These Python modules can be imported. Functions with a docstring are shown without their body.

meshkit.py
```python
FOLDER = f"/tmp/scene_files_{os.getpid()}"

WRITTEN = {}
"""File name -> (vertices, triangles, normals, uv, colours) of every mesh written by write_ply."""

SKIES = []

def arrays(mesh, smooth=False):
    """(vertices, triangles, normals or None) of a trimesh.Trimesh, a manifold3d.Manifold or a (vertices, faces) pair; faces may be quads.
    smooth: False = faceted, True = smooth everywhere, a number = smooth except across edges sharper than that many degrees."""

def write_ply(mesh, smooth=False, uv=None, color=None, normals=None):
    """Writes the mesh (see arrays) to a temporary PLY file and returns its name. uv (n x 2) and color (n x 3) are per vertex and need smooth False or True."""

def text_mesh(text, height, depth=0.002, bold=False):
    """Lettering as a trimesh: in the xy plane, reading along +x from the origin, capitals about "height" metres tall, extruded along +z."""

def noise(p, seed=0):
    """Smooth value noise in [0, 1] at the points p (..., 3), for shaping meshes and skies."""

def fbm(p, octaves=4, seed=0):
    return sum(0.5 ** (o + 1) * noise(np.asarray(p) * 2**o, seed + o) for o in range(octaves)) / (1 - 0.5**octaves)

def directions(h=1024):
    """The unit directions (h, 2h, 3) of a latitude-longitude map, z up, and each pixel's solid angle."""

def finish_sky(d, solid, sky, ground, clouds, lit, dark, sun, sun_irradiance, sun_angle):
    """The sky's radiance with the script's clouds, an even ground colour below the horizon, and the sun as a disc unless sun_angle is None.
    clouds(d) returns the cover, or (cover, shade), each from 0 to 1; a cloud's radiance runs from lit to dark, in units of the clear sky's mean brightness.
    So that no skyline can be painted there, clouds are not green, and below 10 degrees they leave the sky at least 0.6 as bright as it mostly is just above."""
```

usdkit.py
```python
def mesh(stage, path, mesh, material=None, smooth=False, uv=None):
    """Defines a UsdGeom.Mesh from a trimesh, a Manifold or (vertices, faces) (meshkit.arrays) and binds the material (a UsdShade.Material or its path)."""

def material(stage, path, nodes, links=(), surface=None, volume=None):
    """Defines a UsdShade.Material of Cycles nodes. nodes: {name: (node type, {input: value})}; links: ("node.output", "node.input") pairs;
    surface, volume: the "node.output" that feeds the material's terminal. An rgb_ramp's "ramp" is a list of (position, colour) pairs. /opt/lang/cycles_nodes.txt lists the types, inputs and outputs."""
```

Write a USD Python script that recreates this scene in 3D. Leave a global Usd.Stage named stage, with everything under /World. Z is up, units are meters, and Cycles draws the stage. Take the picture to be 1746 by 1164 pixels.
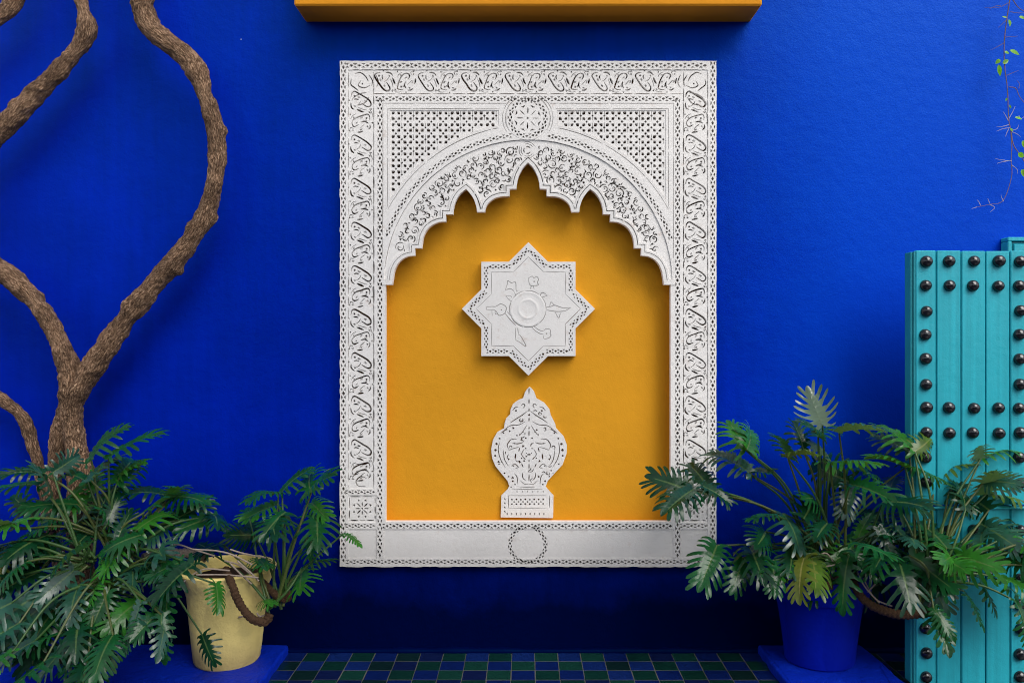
import math, random
import numpy as np
import trimesh
import shapely
from shapely import affinity
from shapely.geometry import Polygon, LineString, Point, box as sbox
from shapely.ops import unary_union
import usdkit, meshkit
from pxr import Usd, UsdGeom, UsdLux, UsdShade, Gf, Sdf

stage = Usd.Stage.CreateInMemory()
UsdGeom.SetStageUpAxis(stage, "Z")
UsdGeom.SetStageMetersPerUnit(stage, 1.0)
UsdGeom.Xform.Define(stage, "/World")
UsdGeom.Scope.Define(stage, "/World/Looks")

# ------------------------------------------------------------------ camera, sky, sun, exposure
F, U0, V0, DIST, CX, CZ = 1444.0, 895.0, 582.0, 3.8, -0.013, 1.39
EXPOSURE = 1.0
SUN_EL, SUN_AZ = math.radians(47), math.radians(146)     # azimuth = atan2(x, y) of the direction towards the sun
SUN_INT, SUN_ANGLE, SKY = 0.34, 42.0, 0.11
SHADE_CROWN = (.95, -2.9, 4.0, 1.25, 1.3, .6, 1150, .12, 4)      # added unseen crown that shades the wall: centre, radii, leaves

cam = UsdGeom.Camera.Define(stage, "/World/camera")
cam.CreateHorizontalApertureAttr(36.0)
cam.CreateFocalLengthAttr(36.0 * F / 1746.0)
cam.CreateHorizontalApertureOffsetAttr(36.0 * (873.0 - U0) / 1746.0)
cam.CreateClippingRangeAttr(Gf.Vec2f(0.05, 5000))
cam.CreateExposureAttr(EXPOSURE)
cx = UsdGeom.Xformable(cam)
cx.AddTranslateOp().Set(Gf.Vec3d(CX, -DIST, CZ))
cx.AddRotateXYZOp().Set(Gf.Vec3f(90, 0, 0))

dome = UsdLux.DomeLight.Define(stage, "/World/sky")
dome.GetPrim().SetCustomDataByKey("kind", "structure")
sky_m = usdkit.material(stage, "/World/Looks/sky_air", {
    "s": ("sky_texture", {"sky_type": "single_scattering", "sun_disc": False, "sun_elevation": SUN_EL, "sun_rotation": SUN_AZ,
                          "altitude": 400.0, "air_density": 1.0, "aerosol_density": 2.5}),
    "h": ("hsv", {"saturation": 0.3, "value": 1.0, "fac": 1.0}),
    "b": ("background_shader", {"strength": SKY})}, [("s.color", "h.color"), ("h.color", "b.color")], surface="b.background")
UsdShade.MaterialBindingAPI.Apply(dome.GetPrim()).Bind(sky_m)
sun = UsdLux.DistantLight.Define(stage, "/World/sun")
sun.CreateIntensityAttr(SUN_INT)
sun.CreateAngleAttr(SUN_ANGLE)
sun.CreateColorAttr(Gf.Vec3f(1.0, 0.965, 0.91))
sun.GetPrim().CreateAttribute("inputs:normalize", Sdf.ValueTypeNames.Bool).Set(True)
sx = UsdGeom.Xformable(sun)
sx.AddRotateXYZOp().Set(Gf.Vec3f(90 - math.degrees(SUN_EL), 0, 180 - math.degrees(SUN_AZ)))

# ------------------------------------------------------------------ helpers
used = {}
def free(name, parent):
    key = (parent, name)
    n = used.get(key, 0)
    used[key] = n + 1
    return name if n == 0 else f"{name}_{n:03d}"

def tag(p, label=None, cat=None, group=None, kind=None):
    for k, v in (("label", label), ("category", cat), ("group", group), ("kind", kind)):
        if v:
            p.SetCustomDataByKey(k, v)
    return p

def thing(name, label=None, cat=None, loc=(0, 0, 0), group=None, kind=None):
    path = "/World/" + free(name, "/World")
    x = UsdGeom.Xform.Define(stage, path)
    x.AddTranslateOp().Set(Gf.Vec3d(*map(float, loc)))
    p = tag(x.GetPrim(), label, cat, group, kind)
    ORIGIN[path] = np.array(loc, float)
    return path
ORIGIN = {}

def shift(m, d):
    if isinstance(m, tuple):
        return (np.asarray(m[0]) + d, m[1])
    m = m.copy(); m.apply_translation(d); return m

def obj(name, mesh, mat, parent="/World", smooth=False, uv=None, **kw):
    """One mesh given in world coordinates, placed below parent."""
    top = "/".join(parent.split("/")[:3])
    if top in ORIGIN:
        mesh = shift(mesh, -ORIGIN[top])
    path = parent + "/" + free(name, parent)
    m = usdkit.mesh(stage, path, mesh, MAT[mat], smooth=smooth, uv=uv)
    tag(m.GetPrim(), kw.get("label"), kw.get("cat"), kw.get("group"), kw.get("kind"))
    return path

def PX(u, v, y=0.0):
    Z = DIST + y
    return np.array([(u - U0) * Z / F + CX, y, CZ - (v - V0) * Z / F])

def bx(x0, x1, y0, y1, z0, z1):
    m = trimesh.creation.box([x1 - x0, y1 - y0, z1 - z0])
    m.apply_translation([(x0 + x1) / 2, (y0 + y1) / 2, (z0 + z1) / 2])
    return m

def rbox(x0, x1, y0, y1, z0, z1, b):
    """A box with chamfered edges."""
    P = []
    for sx_ in (0, 1):
        for sy_ in (0, 1):
            for sz_ in (0, 1):
                c = np.array([(x0, x1)[sx_], (y0, y1)[sy_], (z0, z1)[sz_]], float)
                s = np.array([1 - 2 * sx_, 1 - 2 * sy_, 1 - 2 * sz_], float) * b
                for k in range(3):
                    q = s.copy(); q[k] = 0
                    P.append(c + q)
    return trimesh.Trimesh(P).convex_hull

def plate(poly, y_front, y_back):
    """A picture-shaped polygon (in photograph units on the plane y_front) as a plate of real thickness."""
    Z = DIST + y_front
    s = Z / F
    out = []
    geoms = getattr(poly, "geoms", [poly])
    for g in geoms:
        if g.is_empty or g.geom_type != "Polygon" or g.area < 0.05:
            continue
        g = affinity.affine_transform(g, [s, 0, 0, -s, -U0 * s + CX, CZ + V0 * s])
        out.append(trimesh.creation.extrude_polygon(g, y_back - y_front, engine="earcut"))
    m = trimesh.util.concatenate(out)
    v = np.array(m.vertices)
    m2 = trimesh.Trimesh(np.stack([v[:, 0], y_back - v[:, 2], v[:, 1]], 1), m.faces, process=False)
    return m2

def spline(pts, n=8):
    """Catmull-Rom through the points (any dimension)."""
    p = np.asarray(pts, float)
    p = np.vstack([2 * p[0] - p[1], p, 2 * p[-1] - p[-2]])
    out = []
    t = np.linspace(0, 1, n, endpoint=False)[:, None]
    for i in range(1, len(p) - 2):
        a, b, c, d = p[i - 1], p[i], p[i + 1], p[i + 2]
        out.append(0.5 * (2 * b + (c - a) * t + (2 * a - 5 * b + 4 * c - d) * t ** 2 + (3 * b - a - 3 * c + d) * t ** 3))
    out.append(p[-2:-1])
    return np.vstack(out)

def tube(path, radii, sides=16, bump=None, close=True):
    """(vertices, faces), uv: a tube along path; bump(points, angle, along) gives a radial factor."""
    p = np.asarray(path, float)
    r = np.broadcast_to(np.asarray(radii, float), (len(p),))
    t = np.gradient(p, axis=0); t /= np.linalg.norm(t, axis=1, keepdims=True) + 1e-12
    ref = np.array([0.0, 1.0, 0.0]) if abs(t[0][1]) < 0.9 else np.array([1.0, 0, 0])
    a = ref - t[0] * (ref @ t[0]); a /= np.linalg.norm(a)
    A = [a]
    for i in range(1, len(p)):
        a = A[-1] - t[i] * (A[-1] @ t[i]); a /= np.linalg.norm(a); A.append(a)
    A = np.array(A); B = np.cross(t, A)
    ang = np.linspace(0, 2 * np.pi, sides + 1)
    along = np.concatenate([[0], np.cumsum(np.linalg.norm(np.diff(p, axis=0), axis=1))])
    dirs = np.cos(ang)[None, :, None] * A[:, None] + np.sin(ang)[None, :, None] * B[:, None]
    rr = np.repeat(r[:, None], sides + 1, 1)
    if bump is not None:
        rr = rr * bump(p[:, None] + dirs * rr[..., None], ang[None, :], along[:, None])
        rr[:, -1] = rr[:, 0]
    v = p[:, None] + dirs * rr[..., None]
    n = sides + 1
    i, j = np.meshgrid(np.arange(len(p) - 1), np.arange(sides), indexing="ij")
    q = np.stack([i * n + j, i * n + j + 1, (i + 1) * n + j + 1, (i + 1) * n + j], -1).reshape(-1, 4)
    f = np.vstack([q[:, [0, 1, 2]], q[:, [0, 2, 3]]])
    uv = np.stack([np.broadcast_to(ang[None, :] / (2 * np.pi), rr.shape) * 2 * np.pi * r.mean(), np.broadcast_to(along[:, None], rr.shape)], -1).reshape(-1, 2)
    V = v.reshape(-1, 3)
    if close:
        k0, k1 = len(V), len(V) + 1
        V = np.vstack([V, p[:1], p[-1:]]); uv = np.vstack([uv, [[0, 0]], [[0, along[-1]]]])
        b = (len(p) - 1) * n
        f = np.vstack([f, [[k0, j + 1, j] for j in range(sides)], [[k1, b + j, b + j + 1] for j in range(sides)]])
    return (V, f), uv

def lathe(profile, centre, sides=64, wob=0.0, seed=0):
    """profile [(radius, z)] from bottom to top, spun about the vertical through centre."""
    pr = np.asarray(profile, float)
    ang = np.linspace(0, 2 * np.pi, sides, endpoint=False)
    v = np.stack([pr[:, 0][:, None] * np.cos(ang), pr[:, 0][:, None] * np.sin(ang), np.repeat(pr[:, 1][:, None], sides, 1)], -1)
    if wob:
        n = meshkit.noise(v * 9 + seed, seed) - 0.5
        v[..., :2] *= (1 + wob * n)[..., None]
    i, j = np.meshgrid(np.arange(len(pr) - 1), np.arange(sides), indexing="ij")
    k = (j + 1) % sides
    q = np.stack([i * sides + j, i * sides + k, (i + 1) * sides + k, (i + 1) * sides + j], -1).reshape(-1, 4)
    return (v.reshape(-1, 3) + np.asarray(centre, float), np.vstack([q[:, [0, 1, 2]], q[:, [0, 2, 3]]]))

# ------------------------------------------------------------------ materials
MAT = {}
def mat(name, nodes, links, surface="p.BSDF"):
    MAT[name] = usdkit.material(stage, "/World/Looks/" + name, nodes, links, surface=surface)

def plaster(name, col, rough=0.7, spec=0.3, tint=(1, 1, 1), fine=(140, 0.0015), broad=(14, 0.004), tone=0.08, streak=None, speck=None, stain=None, grime_shade=None, coat=None, round_edges=0.0):
    n = {"g": ("geometry", {}), "p": ("principled_bsdf", {"roughness": rough, "specular_ior_level": spec, "specular_tint": tint}),
         "n1": ("noise_texture", {"scale": fine[0], "detail": 4.0, "roughness": 0.6}),
         "n2": ("noise_texture", {"scale": broad[0], "detail": 3.0, "roughness": 0.55}),
         "b1": ("bump", {"strength": 1.0, "distance": fine[1]}), "b2": ("bump", {"strength": 1.0, "distance": broad[1]}),
         "n3": ("noise_texture", {"scale": 2.3, "detail": 6.0, "roughness": 0.65}),
         "r": ("rgb_ramp", {"ramp": [(0.25, tuple(c * (1 - tone) for c in col)), (0.75, tuple(min(1, c * (1 + tone)) for c in col))]})}
    l = [("g.position", "n1.vector"), ("g.position", "n2.vector"), ("g.position", "n3.vector"), ("n2.fac", "b2.height"), ("n1.fac", "b1.height"),
         ("b2.normal", "b1.normal"), ("b1.normal", "p.normal"), ("n3.fac", "r.fac")]
    last = "r.color"
    if streak:
        n["mp"] = ("mapping", {"scale": streak[0]}); n["n4"] = ("noise_texture", {"scale": 1.0, "detail": 5.0, "roughness": 0.6})
        n["r4"] = ("rgb_ramp", {"ramp": [(0.3, (1 - streak[1],) * 3), (0.7, (1.0, 1.0, 1.0))]})
        n["m4"] = ("mix", {"mix_type": "multiply", "fac": 1.0})
        l += [("g.position", "mp.vector"), ("mp.vector", "n4.vector"), ("n4.fac", "r4.fac"), (last, "m4.color1"), ("r4.color", "m4.color2")]
        last = "m4.color"
    if stain:
        n["n5"] = ("noise_texture", {"scale": stain[1], "detail": 6.0, "roughness": 0.7})
        n["r5"] = ("rgb_ramp", {"ramp": [(stain[2], (0, 0, 0)), (stain[3], (1, 1, 1))]})
        n["m5"] = ("mix", {"mix_type": "mix", "color2": stain[0]})
        l += [("g.position", "n5.vector"), ("n5.fac", "r5.fac"), ("r5.color", "m5.fac"), (last, "m5.color1")]
        last = "m5.color"
    if speck:
        n["vo"] = ("voronoi_texture", {"scale": speck[0]}); n["sv"] = ("separate_color", {})
        n["lt"] = ("math", {"math_type": "less_than", "value2": speck[1]}); n["gt"] = ("math", {"math_type": "greater_than", "value2": speck[2]})
        n["mu"] = ("math", {"math_type": "multiply"}); n["m6"] = ("mix", {"color2": speck[3]})
        l += [("g.position", "vo.vector"), ("vo.distance", "lt.value1"), ("vo.color", "sv.color"), ("sv.r", "gt.value1"), ("lt.value", "mu.value1"), ("gt.value", "mu.value2"),
              ("mu.value", "m6.fac"), (last, "m6.color1")]
        last = "m6.color"
    if round_edges:      # worn, softened arrises
        n["bv"] = ("bevel", {"samples": 4, "radius": round_edges}); l += [("bv.bevel", "b2.normal")]
    if coat:      # paler right side: different plaster, with the stronger light there put into colour
        n["sc"] = ("separate_xyz", {}); n["nc"] = ("noise_texture", {"scale": 2.6, "detail": 5.0, "roughness": 0.6}); n["hc"] = ("math", {"math_type": "multiply_add", "value2": 0.5})
        n["rc"] = ("map_range", {"range_type": "smoothstep", "from_min": coat[1], "from_max": coat[2], "to_min": 0.0, "to_max": 1.0, "clamp": True}); n["m8"] = ("mix", {"color2": coat[0]})
        l += [("g.position", "sc.vector"), ("g.position", "nc.vector"), ("nc.fac", "hc.value1"), ("sc.x", "hc.value3"), ("hc.value", "rc.value"), ("rc.result", "m8.fac"), (last, "m8.color1")]
        last = "m8.color"
    if grime_shade:  # darker foot: grime and, on the wall, shade put into colour
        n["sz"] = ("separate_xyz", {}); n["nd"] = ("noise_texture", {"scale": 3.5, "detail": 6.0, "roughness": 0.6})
        n["hz"] = ("math", {"math_type": "multiply_add", "value2": grime_shade[1]}); n["rz"] = ("map_range", {"from_min": grime_shade[2], "from_max": grime_shade[3], "to_min": grime_shade[4], "to_max": 0.0, "clamp": True})
        n["m7"] = ("mix", {"color2": grime_shade[0]})
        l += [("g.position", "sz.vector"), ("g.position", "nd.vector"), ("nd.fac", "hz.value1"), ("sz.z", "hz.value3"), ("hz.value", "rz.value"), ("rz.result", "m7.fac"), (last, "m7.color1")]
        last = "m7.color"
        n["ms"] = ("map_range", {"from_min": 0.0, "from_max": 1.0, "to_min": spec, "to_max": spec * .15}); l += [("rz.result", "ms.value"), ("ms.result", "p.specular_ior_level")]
    l.append((last, "p.base_color"))
    mat(name, n, l)

BLUE = (0.0003, 0.009, 0.325)
plaster("blue_paint", BLUE, rough=0.42, spec=0.36, tint=(0.0, 0.5, 1.0), fine=(130, 0.0011), broad=(20, 0.0022), tone=0.24,
        streak=((26, 26, 1.6), 0.15), speck=(7.0, 0.018, 0.955, (0.6, 0.62, 0.7)),
        grime_shade=((0.0002, 0.0015, 0.022), -0.40, -0.02, 0.56, 0.96), coat=((0.0008, 0.032, 0.46), 1.0, 1.75))  # foot tone mixes grime and shade; right tone mixes plaster and stronger light
plaster("blue_plinth_paint", (0.001, 0.016, 0.34), rough=0.55, spec=0.25, tint=(0.3, 0.6, 1.0), fine=(60, 0.004), broad=(16, 0.010), tone=0.18,
        speck=(22.0, 0.03, 0.9, (0.35, 0.4, 0.6)), stain=((0.004, 0.035, 0.42), 13.0, 0.56, 0.78))
plaster("blue_pot_paint", (0.001, 0.007, 0.26), rough=0.5, spec=0.22, tint=(0.3, 0.6, 1.0), fine=(90, 0.0015), broad=(16, 0.003), tone=0.08)
plaster("ochre_paint", (0.69, 0.31, 0.018), rough=0.72, spec=0.15, tint=(1.0, 0.8, 0.4), fine=(160, 0.0012), broad=(12, 0.003), tone=0.07)
plaster("ledge_paint", (0.60, 0.235, 0.015), rough=0.72, spec=0.15, tint=(1.0, 0.8, 0.4), fine=(160, 0.0012), broad=(12, 0.003), tone=0.09,
        speck=(30.0, 0.03, 0.97, (0.08, 0.04, 0.01)))
plaster("white_plaster", (0.79, 0.765, 0.745), rough=0.75, spec=0.25, fine=(220, 0.0010), broad=(45, 0.0014), tone=0.05,
        stain=((0.60, 0.50, 0.44), 26.0, 0.58, 0.82), grime_shade=((0.46, 0.445, 0.435), -.16, .32, .56, .8))
plaster("recess_shade", (0.12, 0.066, 0.038), rough=0.9, spec=0.1, tone=0.3)  # brown standing for shade and dirt inside the carved holes
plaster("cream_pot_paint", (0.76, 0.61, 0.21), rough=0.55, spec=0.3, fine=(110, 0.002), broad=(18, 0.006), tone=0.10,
        stain=((0.40, 0.27, 0.07), 16.0, 0.66, 0.85), speck=(26.0, 0.03, 0.93, (0.12, 0.08, 0.03)), grime_shade=((0.36, 0.27, 0.11), -.10, .01, .10, .75))
plaster("terracotta_inside", (0.36, 0.16, 0.06), rough=0.85, spec=0.2, tone=0.2)
plaster("door_paint", (0.016, 0.36, 0.45), rough=0.42, spec=0.4, fine=(170, 0.0006), broad=(30, 0.0012), tone=0.10,
        streak=((60, 60, 1.5), 0.20), speck=(22.0, 0.03, 0.94, (0.4, 0.6, 0.6)))
plaster("door_edge_paint", (0.012, 0.22, 0.27), rough=0.5, spec=0.3, tone=0.10)
plaster("black_iron", (0.004, 0.004, 0.006), rough=0.07, spec=0.6, fine=(90, 0.0003), broad=(40, 0.0008), tone=0.2)
plaster("soil", (0.05, 0.03, 0.018), rough=0.95, spec=0.1, fine=(120, 0.006), broad=(40, 0.01), tone=0.4)
plaster("grout", (0.10, 0.098, 0.085), rough=0.85, spec=0.2, fine=(200, 0.002), broad=(60, 0.003), tone=0.35)
plaster("ground_paving", (0.03, 0.035, 0.05), rough=0.6, spec=0.3, tone=0.3)
plaster("hedge_leafage", (0.014, 0.028, 0.010), rough=0.7, spec=0.2, fine=(20, 0.05), broad=(4, 0.2), tone=0.4)
for nm, c in (("tile_navy", (0.0015, 0.007, 0.055)), ("tile_navy_pale", (0.003, 0.012, 0.075)), ("tile_navy_deep", (0.002, 0.005, 0.03)),
              ("tile_green", (0.0015, 0.015, 0.010)), ("tile_green_pale", (0.003, 0.023, 0.015)), ("tile_green_deep", (0.0015, 0.008, 0.007))):
    plaster(nm, c, rough=0.28, spec=0.4, fine=(60, 0.0006), broad=(14, 0.004), tone=0.25, speck=(55.0, 0.05, 0.9, (0.12, 0.13, 0.13)))

# bark: fissures run along the branch (st = round, along)
mat("bark", {
    "uv": ("uvmap", {"attribute": "st"}), "mp": ("mapping", {"scale": (150.0, 26.0, 1.0)}), "mq": ("mapping", {"scale": (230.0, 70.0, 1.0)}),
    "vo": ("voronoi_texture", {"feature": "distance_to_edge", "scale": 1.0, "randomness": 1.0}),
    "n1": ("noise_texture", {"scale": 1.0, "detail": 5.0, "roughness": 0.65, "distortion": 0.6}),
    "g": ("geometry", {}), "n2": ("noise_texture", {"scale": 9.0, "detail": 5.0, "roughness": 0.65}),
    "nd": ("noise_texture", {"scale": 60.0, "detail": 3.0}), "wd": ("mix", {"mix_type": "linear_light", "fac": 0.8}),
    "rv": ("rgb_ramp", {"ramp": [(0.0, (0.42, 0.38, 0.34)), (0.16, (1, 1, 1))]}),
    "r1": ("rgb_ramp", {"ramp": [(0.28, (0.085, 0.048, 0.028)), (0.5, (0.30, 0.19, 0.125)), (0.72, (0.56, 0.41, 0.29))]}),
    "r2": ("rgb_ramp", {"ramp": [(0.3, (0.5, 0.46, 0.42)), (0.7, (1.45, 1.38, 1.28))]}),
    "m1": ("mix", {"mix_type": "multiply", "fac": 1.0}), "m2": ("mix", {"mix_type": "multiply", "fac": 1.0}),
    "hm": ("math", {"math_type": "multiply_add", "value2": 0.5}),
    "b": ("bump", {"strength": 1.0, "distance": 0.014}), "p": ("principled_bsdf", {"roughness": 0.85, "specular_ior_level": 0.2})},
    [("uv.UV", "mp.vector"), ("uv.UV", "mq.vector"), ("mp.vector", "wd.color1"), ("g.position", "nd.vector"), ("nd.color", "wd.color2"), ("wd.color", "vo.vector"),
     ("mq.vector", "n1.vector"), ("g.position", "n2.vector"),
     ("vo.distance", "rv.fac"), ("n1.fac", "r1.fac"), ("n2.fac", "r2.fac"), ("r1.color", "m1.color1"), ("rv.color", "m1.color2"), ("m1.color", "m2.color1"),
     ("r2.color", "m2.color2"), ("m2.color", "p.base_color"), ("n1.fac", "hm.value1"), ("rv.color", "hm.value3"), ("hm.value", "b.height"), ("b.normal", "p.normal")])
plaster("root_bark", (0.060, 0.032, 0.017), rough=0.85, spec=0.2, fine=(180, 0.004), broad=(60, 0.006), tone=0.35)
plaster("dry_root", (0.30, 0.24, 0.20), rough=0.85, spec=0.2, fine=(180, 0.002), broad=(60, 0.003), tone=0.3)
plaster("vine_stem", (0.16, 0.10, 0.10), rough=0.8, spec=0.2, tone=0.4)
plaster("vine_thorn", (0.34, 0.30, 0.34), rough=0.8, spec=0.2, tone=0.4)

def leafy(name, col, under, rough=0.21, spec=0.34, trans=0.2, rib=(0.10, 0.16, 0.05)):
    mat(name, {
        "g": ("geometry", {}), "uv": ("uvmap", {"attribute": "st"}), "s": ("separate_xyz", {}),
        "n": ("noise_texture", {"scale": 11.0, "detail": 4.0, "roughness": 0.6}), "nf": ("noise_texture", {"scale": 120.0, "detail": 2.0}),
        "r": ("rgb_ramp", {"ramp": [(0.3, tuple(c * 0.62 for c in col)), (0.7, tuple(c * 1.35 for c in col))]}),
        "lt": ("map_range", {"from_min": 0.0008, "from_max": 0.0028, "to_min": 0.6, "to_max": 0.0, "clamp": True}),
        "m": ("mix", {"color2": rib}), "mb": ("mix", {"color2": under}),
        "bk": ("math", {"math_type": "multiply", "value2": 0.85}),
        "b": ("bump", {"strength": 0.4, "distance": 0.0008}),
        "p": ("principled_bsdf", {"roughness": rough, "specular_ior_level": spec}),
        "t": ("translucent_bsdf", {}), "mx": ("mix_closure", {"fac": trans}), "tc": ("mix", {"mix_type": "multiply", "fac": 1.0, "color2": (1.6, 1.9, 0.5)})},
        [("g.position", "n.vector"), ("g.position", "nf.vector"), ("n.fac", "r.fac"), ("uv.UV", "s.vector"), ("s.x", "lt.value"), ("lt.result", "m.fac"), ("r.color", "m.color1"),
         ("g.backfacing", "bk.value1"), ("bk.value", "mb.fac"), ("m.color", "mb.color1"), ("mb.color", "p.base_color"), ("nf.fac", "b.height"), ("b.normal", "p.normal"),
         ("mb.color", "tc.color1"), ("tc.color", "t.color"), ("p.BSDF", "mx.closure1"), ("t.BSDF", "mx.closure2")], surface="mx.closure")
leafy("leaf_dark", (0.003, 0.032, 0.012), (0.03, 0.085, 0.035))
leafy("leaf_mid", (0.006, 0.060, 0.015), (0.04, 0.115, 0.04))
leafy("leaf_fresh", (0.022, 0.125, 0.014), (0.07, 0.16, 0.04))
leafy("leaf_olive", (0.055, 0.110, 0.014), (0.12, 0.15, 0.05), rib=(0.2, 0.2, 0.06))
leafy("leaf_silver", (0.012, 0.062, 0.038), (0.10, 0.15, 0.10), rough=0.26, spec=0.7)
leafy("leaf_yellow", (0.085, 0.11, 0.014), (0.12, 0.13, 0.03), trans=0.25, rib=(0.3, 0.26, 0.08))
leafy("vine_leaf", (0.16, 0.38, 0.02), (0.2, 0.42, 0.05), trans=0.3)
plaster("leaf_stalk", (0.030, 0.075, 0.016), rough=0.4, spec=0.4, tone=0.35)
plaster("leaf_stalk_olive", (0.055, 0.075, 0.016), rough=0.4, spec=0.4, tone=0.35)

# ------------------------------------------------------------------ the court behind the camera, with an unseen tree added to shade the wall
def crown(cx_, cy_, cz_, rx, ry, rz, n, size, seed):
    r = np.random.RandomState(seed)
    q = r.normal(size=(n, 3)); q /= np.linalg.norm(q, axis=1, keepdims=True)
    q *= r.uniform(.35, 1, (n, 1)) ** .6
    c = q * [rx, ry, rz] + [cx_, cy_, cz_]
    keep = meshkit.noise(c * 1.6, seed) > .36
    c = c[keep]
    a_ = r.normal(size=c.shape); a_ /= np.linalg.norm(a_, axis=1, keepdims=True)
    b_ = np.cross(a_, r.normal(size=c.shape)); b_ /= np.linalg.norm(b_, axis=1, keepdims=True)
    s_ = size * r.uniform(.7, 1.3, (len(c), 1))
    V = np.stack([c - a_ * s_, c + b_ * s_ * .5, c + a_ * s_, c - b_ * s_ * .5], 1).reshape(-1, 3)
    return V, np.arange(len(V)).reshape(-1, 4)
garden = thing("added_shade_tree", "unseen tree added behind the viewpoint to shade the wall", "tree", (-1.5, -7.0, 0))
(tv, tf), tuv = tube(spline([(-1.5, -7.0, -.05), (-1.45, -6.9, 1.5), (-1.0, -6.2, 2.9), (-.1, -4.6, 3.8), (.9, -2.8, 4.2)], 8), np.linspace(.2, .07, 33), 14)
obj("trunk", (tv, tf), "soil", garden, smooth=True)
obj("crown", crown(*SHADE_CROWN), "hedge_leafage", garden)
hedge = thing("hedge", "tall clipped hedge closing the court opposite the blue wall", "hedge", (0, -9.5, 0))
obj("foliage", crown(0, -9.5, 1.3, 13, .9, 2.6, 5000, .26, 6), "hedge_leafage", hedge)
obj("core", bx(-11, 11, -9.9, -9.2, -.02, 2.6), "hedge_leafage", hedge)

# ------------------------------------------------------------------ ground and tiled floor
g = obj("ground", (np.array([[-400, -400, -0.03], [400, -400, -0.03], [400, 400, -0.03], [-400, 400, -0.03]], float), np.array([[0, 1, 2, 3]])), "ground_paving", kind="structure")
rt = random.Random(5)
floor = thing("floor", kind="structure")
obj("grout", bx(-2.7, 3.2, -3.7, -0.004, -0.025, -0.0018), "grout", floor)
T = 0.1016
x_line = PX(911.5, 1113, 0)[0]
far_tiles = {}
for j in range(35):
    for i in range(-26, 30):
        x0, y1 = x_line + i * T, -0.012 - j * T
        ga = rt.uniform(0.0007, 0.0020)
        d = rt.uniform(-0.0012, 0.0008)
        fam = "navy" if (i + j) % 2 else "green"
        near = j < 6 and -19 <= i < 27
        m = rbox(x0 + ga, x0 + T - ga, y1 - T + ga, y1 - ga, -0.012, d, 0.0015) if near else bx(x0 + ga, x0 + T - ga, y1 - T + ga, y1 - ga, -0.012, d)
        m.apply_transform(trimesh.transformations.rotation_matrix(rt.uniform(-.012, .012), [rt.uniform(-1, 1), rt.uniform(-1, 1), 0.3], m.centroid))
        fam = "tile_" + fam + rt.choice(["", "", "_pale", "_deep"])
        if near:
            obj("tile", m, fam, floor)
        else:
            far_tiles.setdefault(fam, []).append(m)
for fam in sorted(far_tiles):
    obj("tile_field", trimesh.util.concatenate(far_tiles[fam]), fam, floor, kind="stuff")

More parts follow.
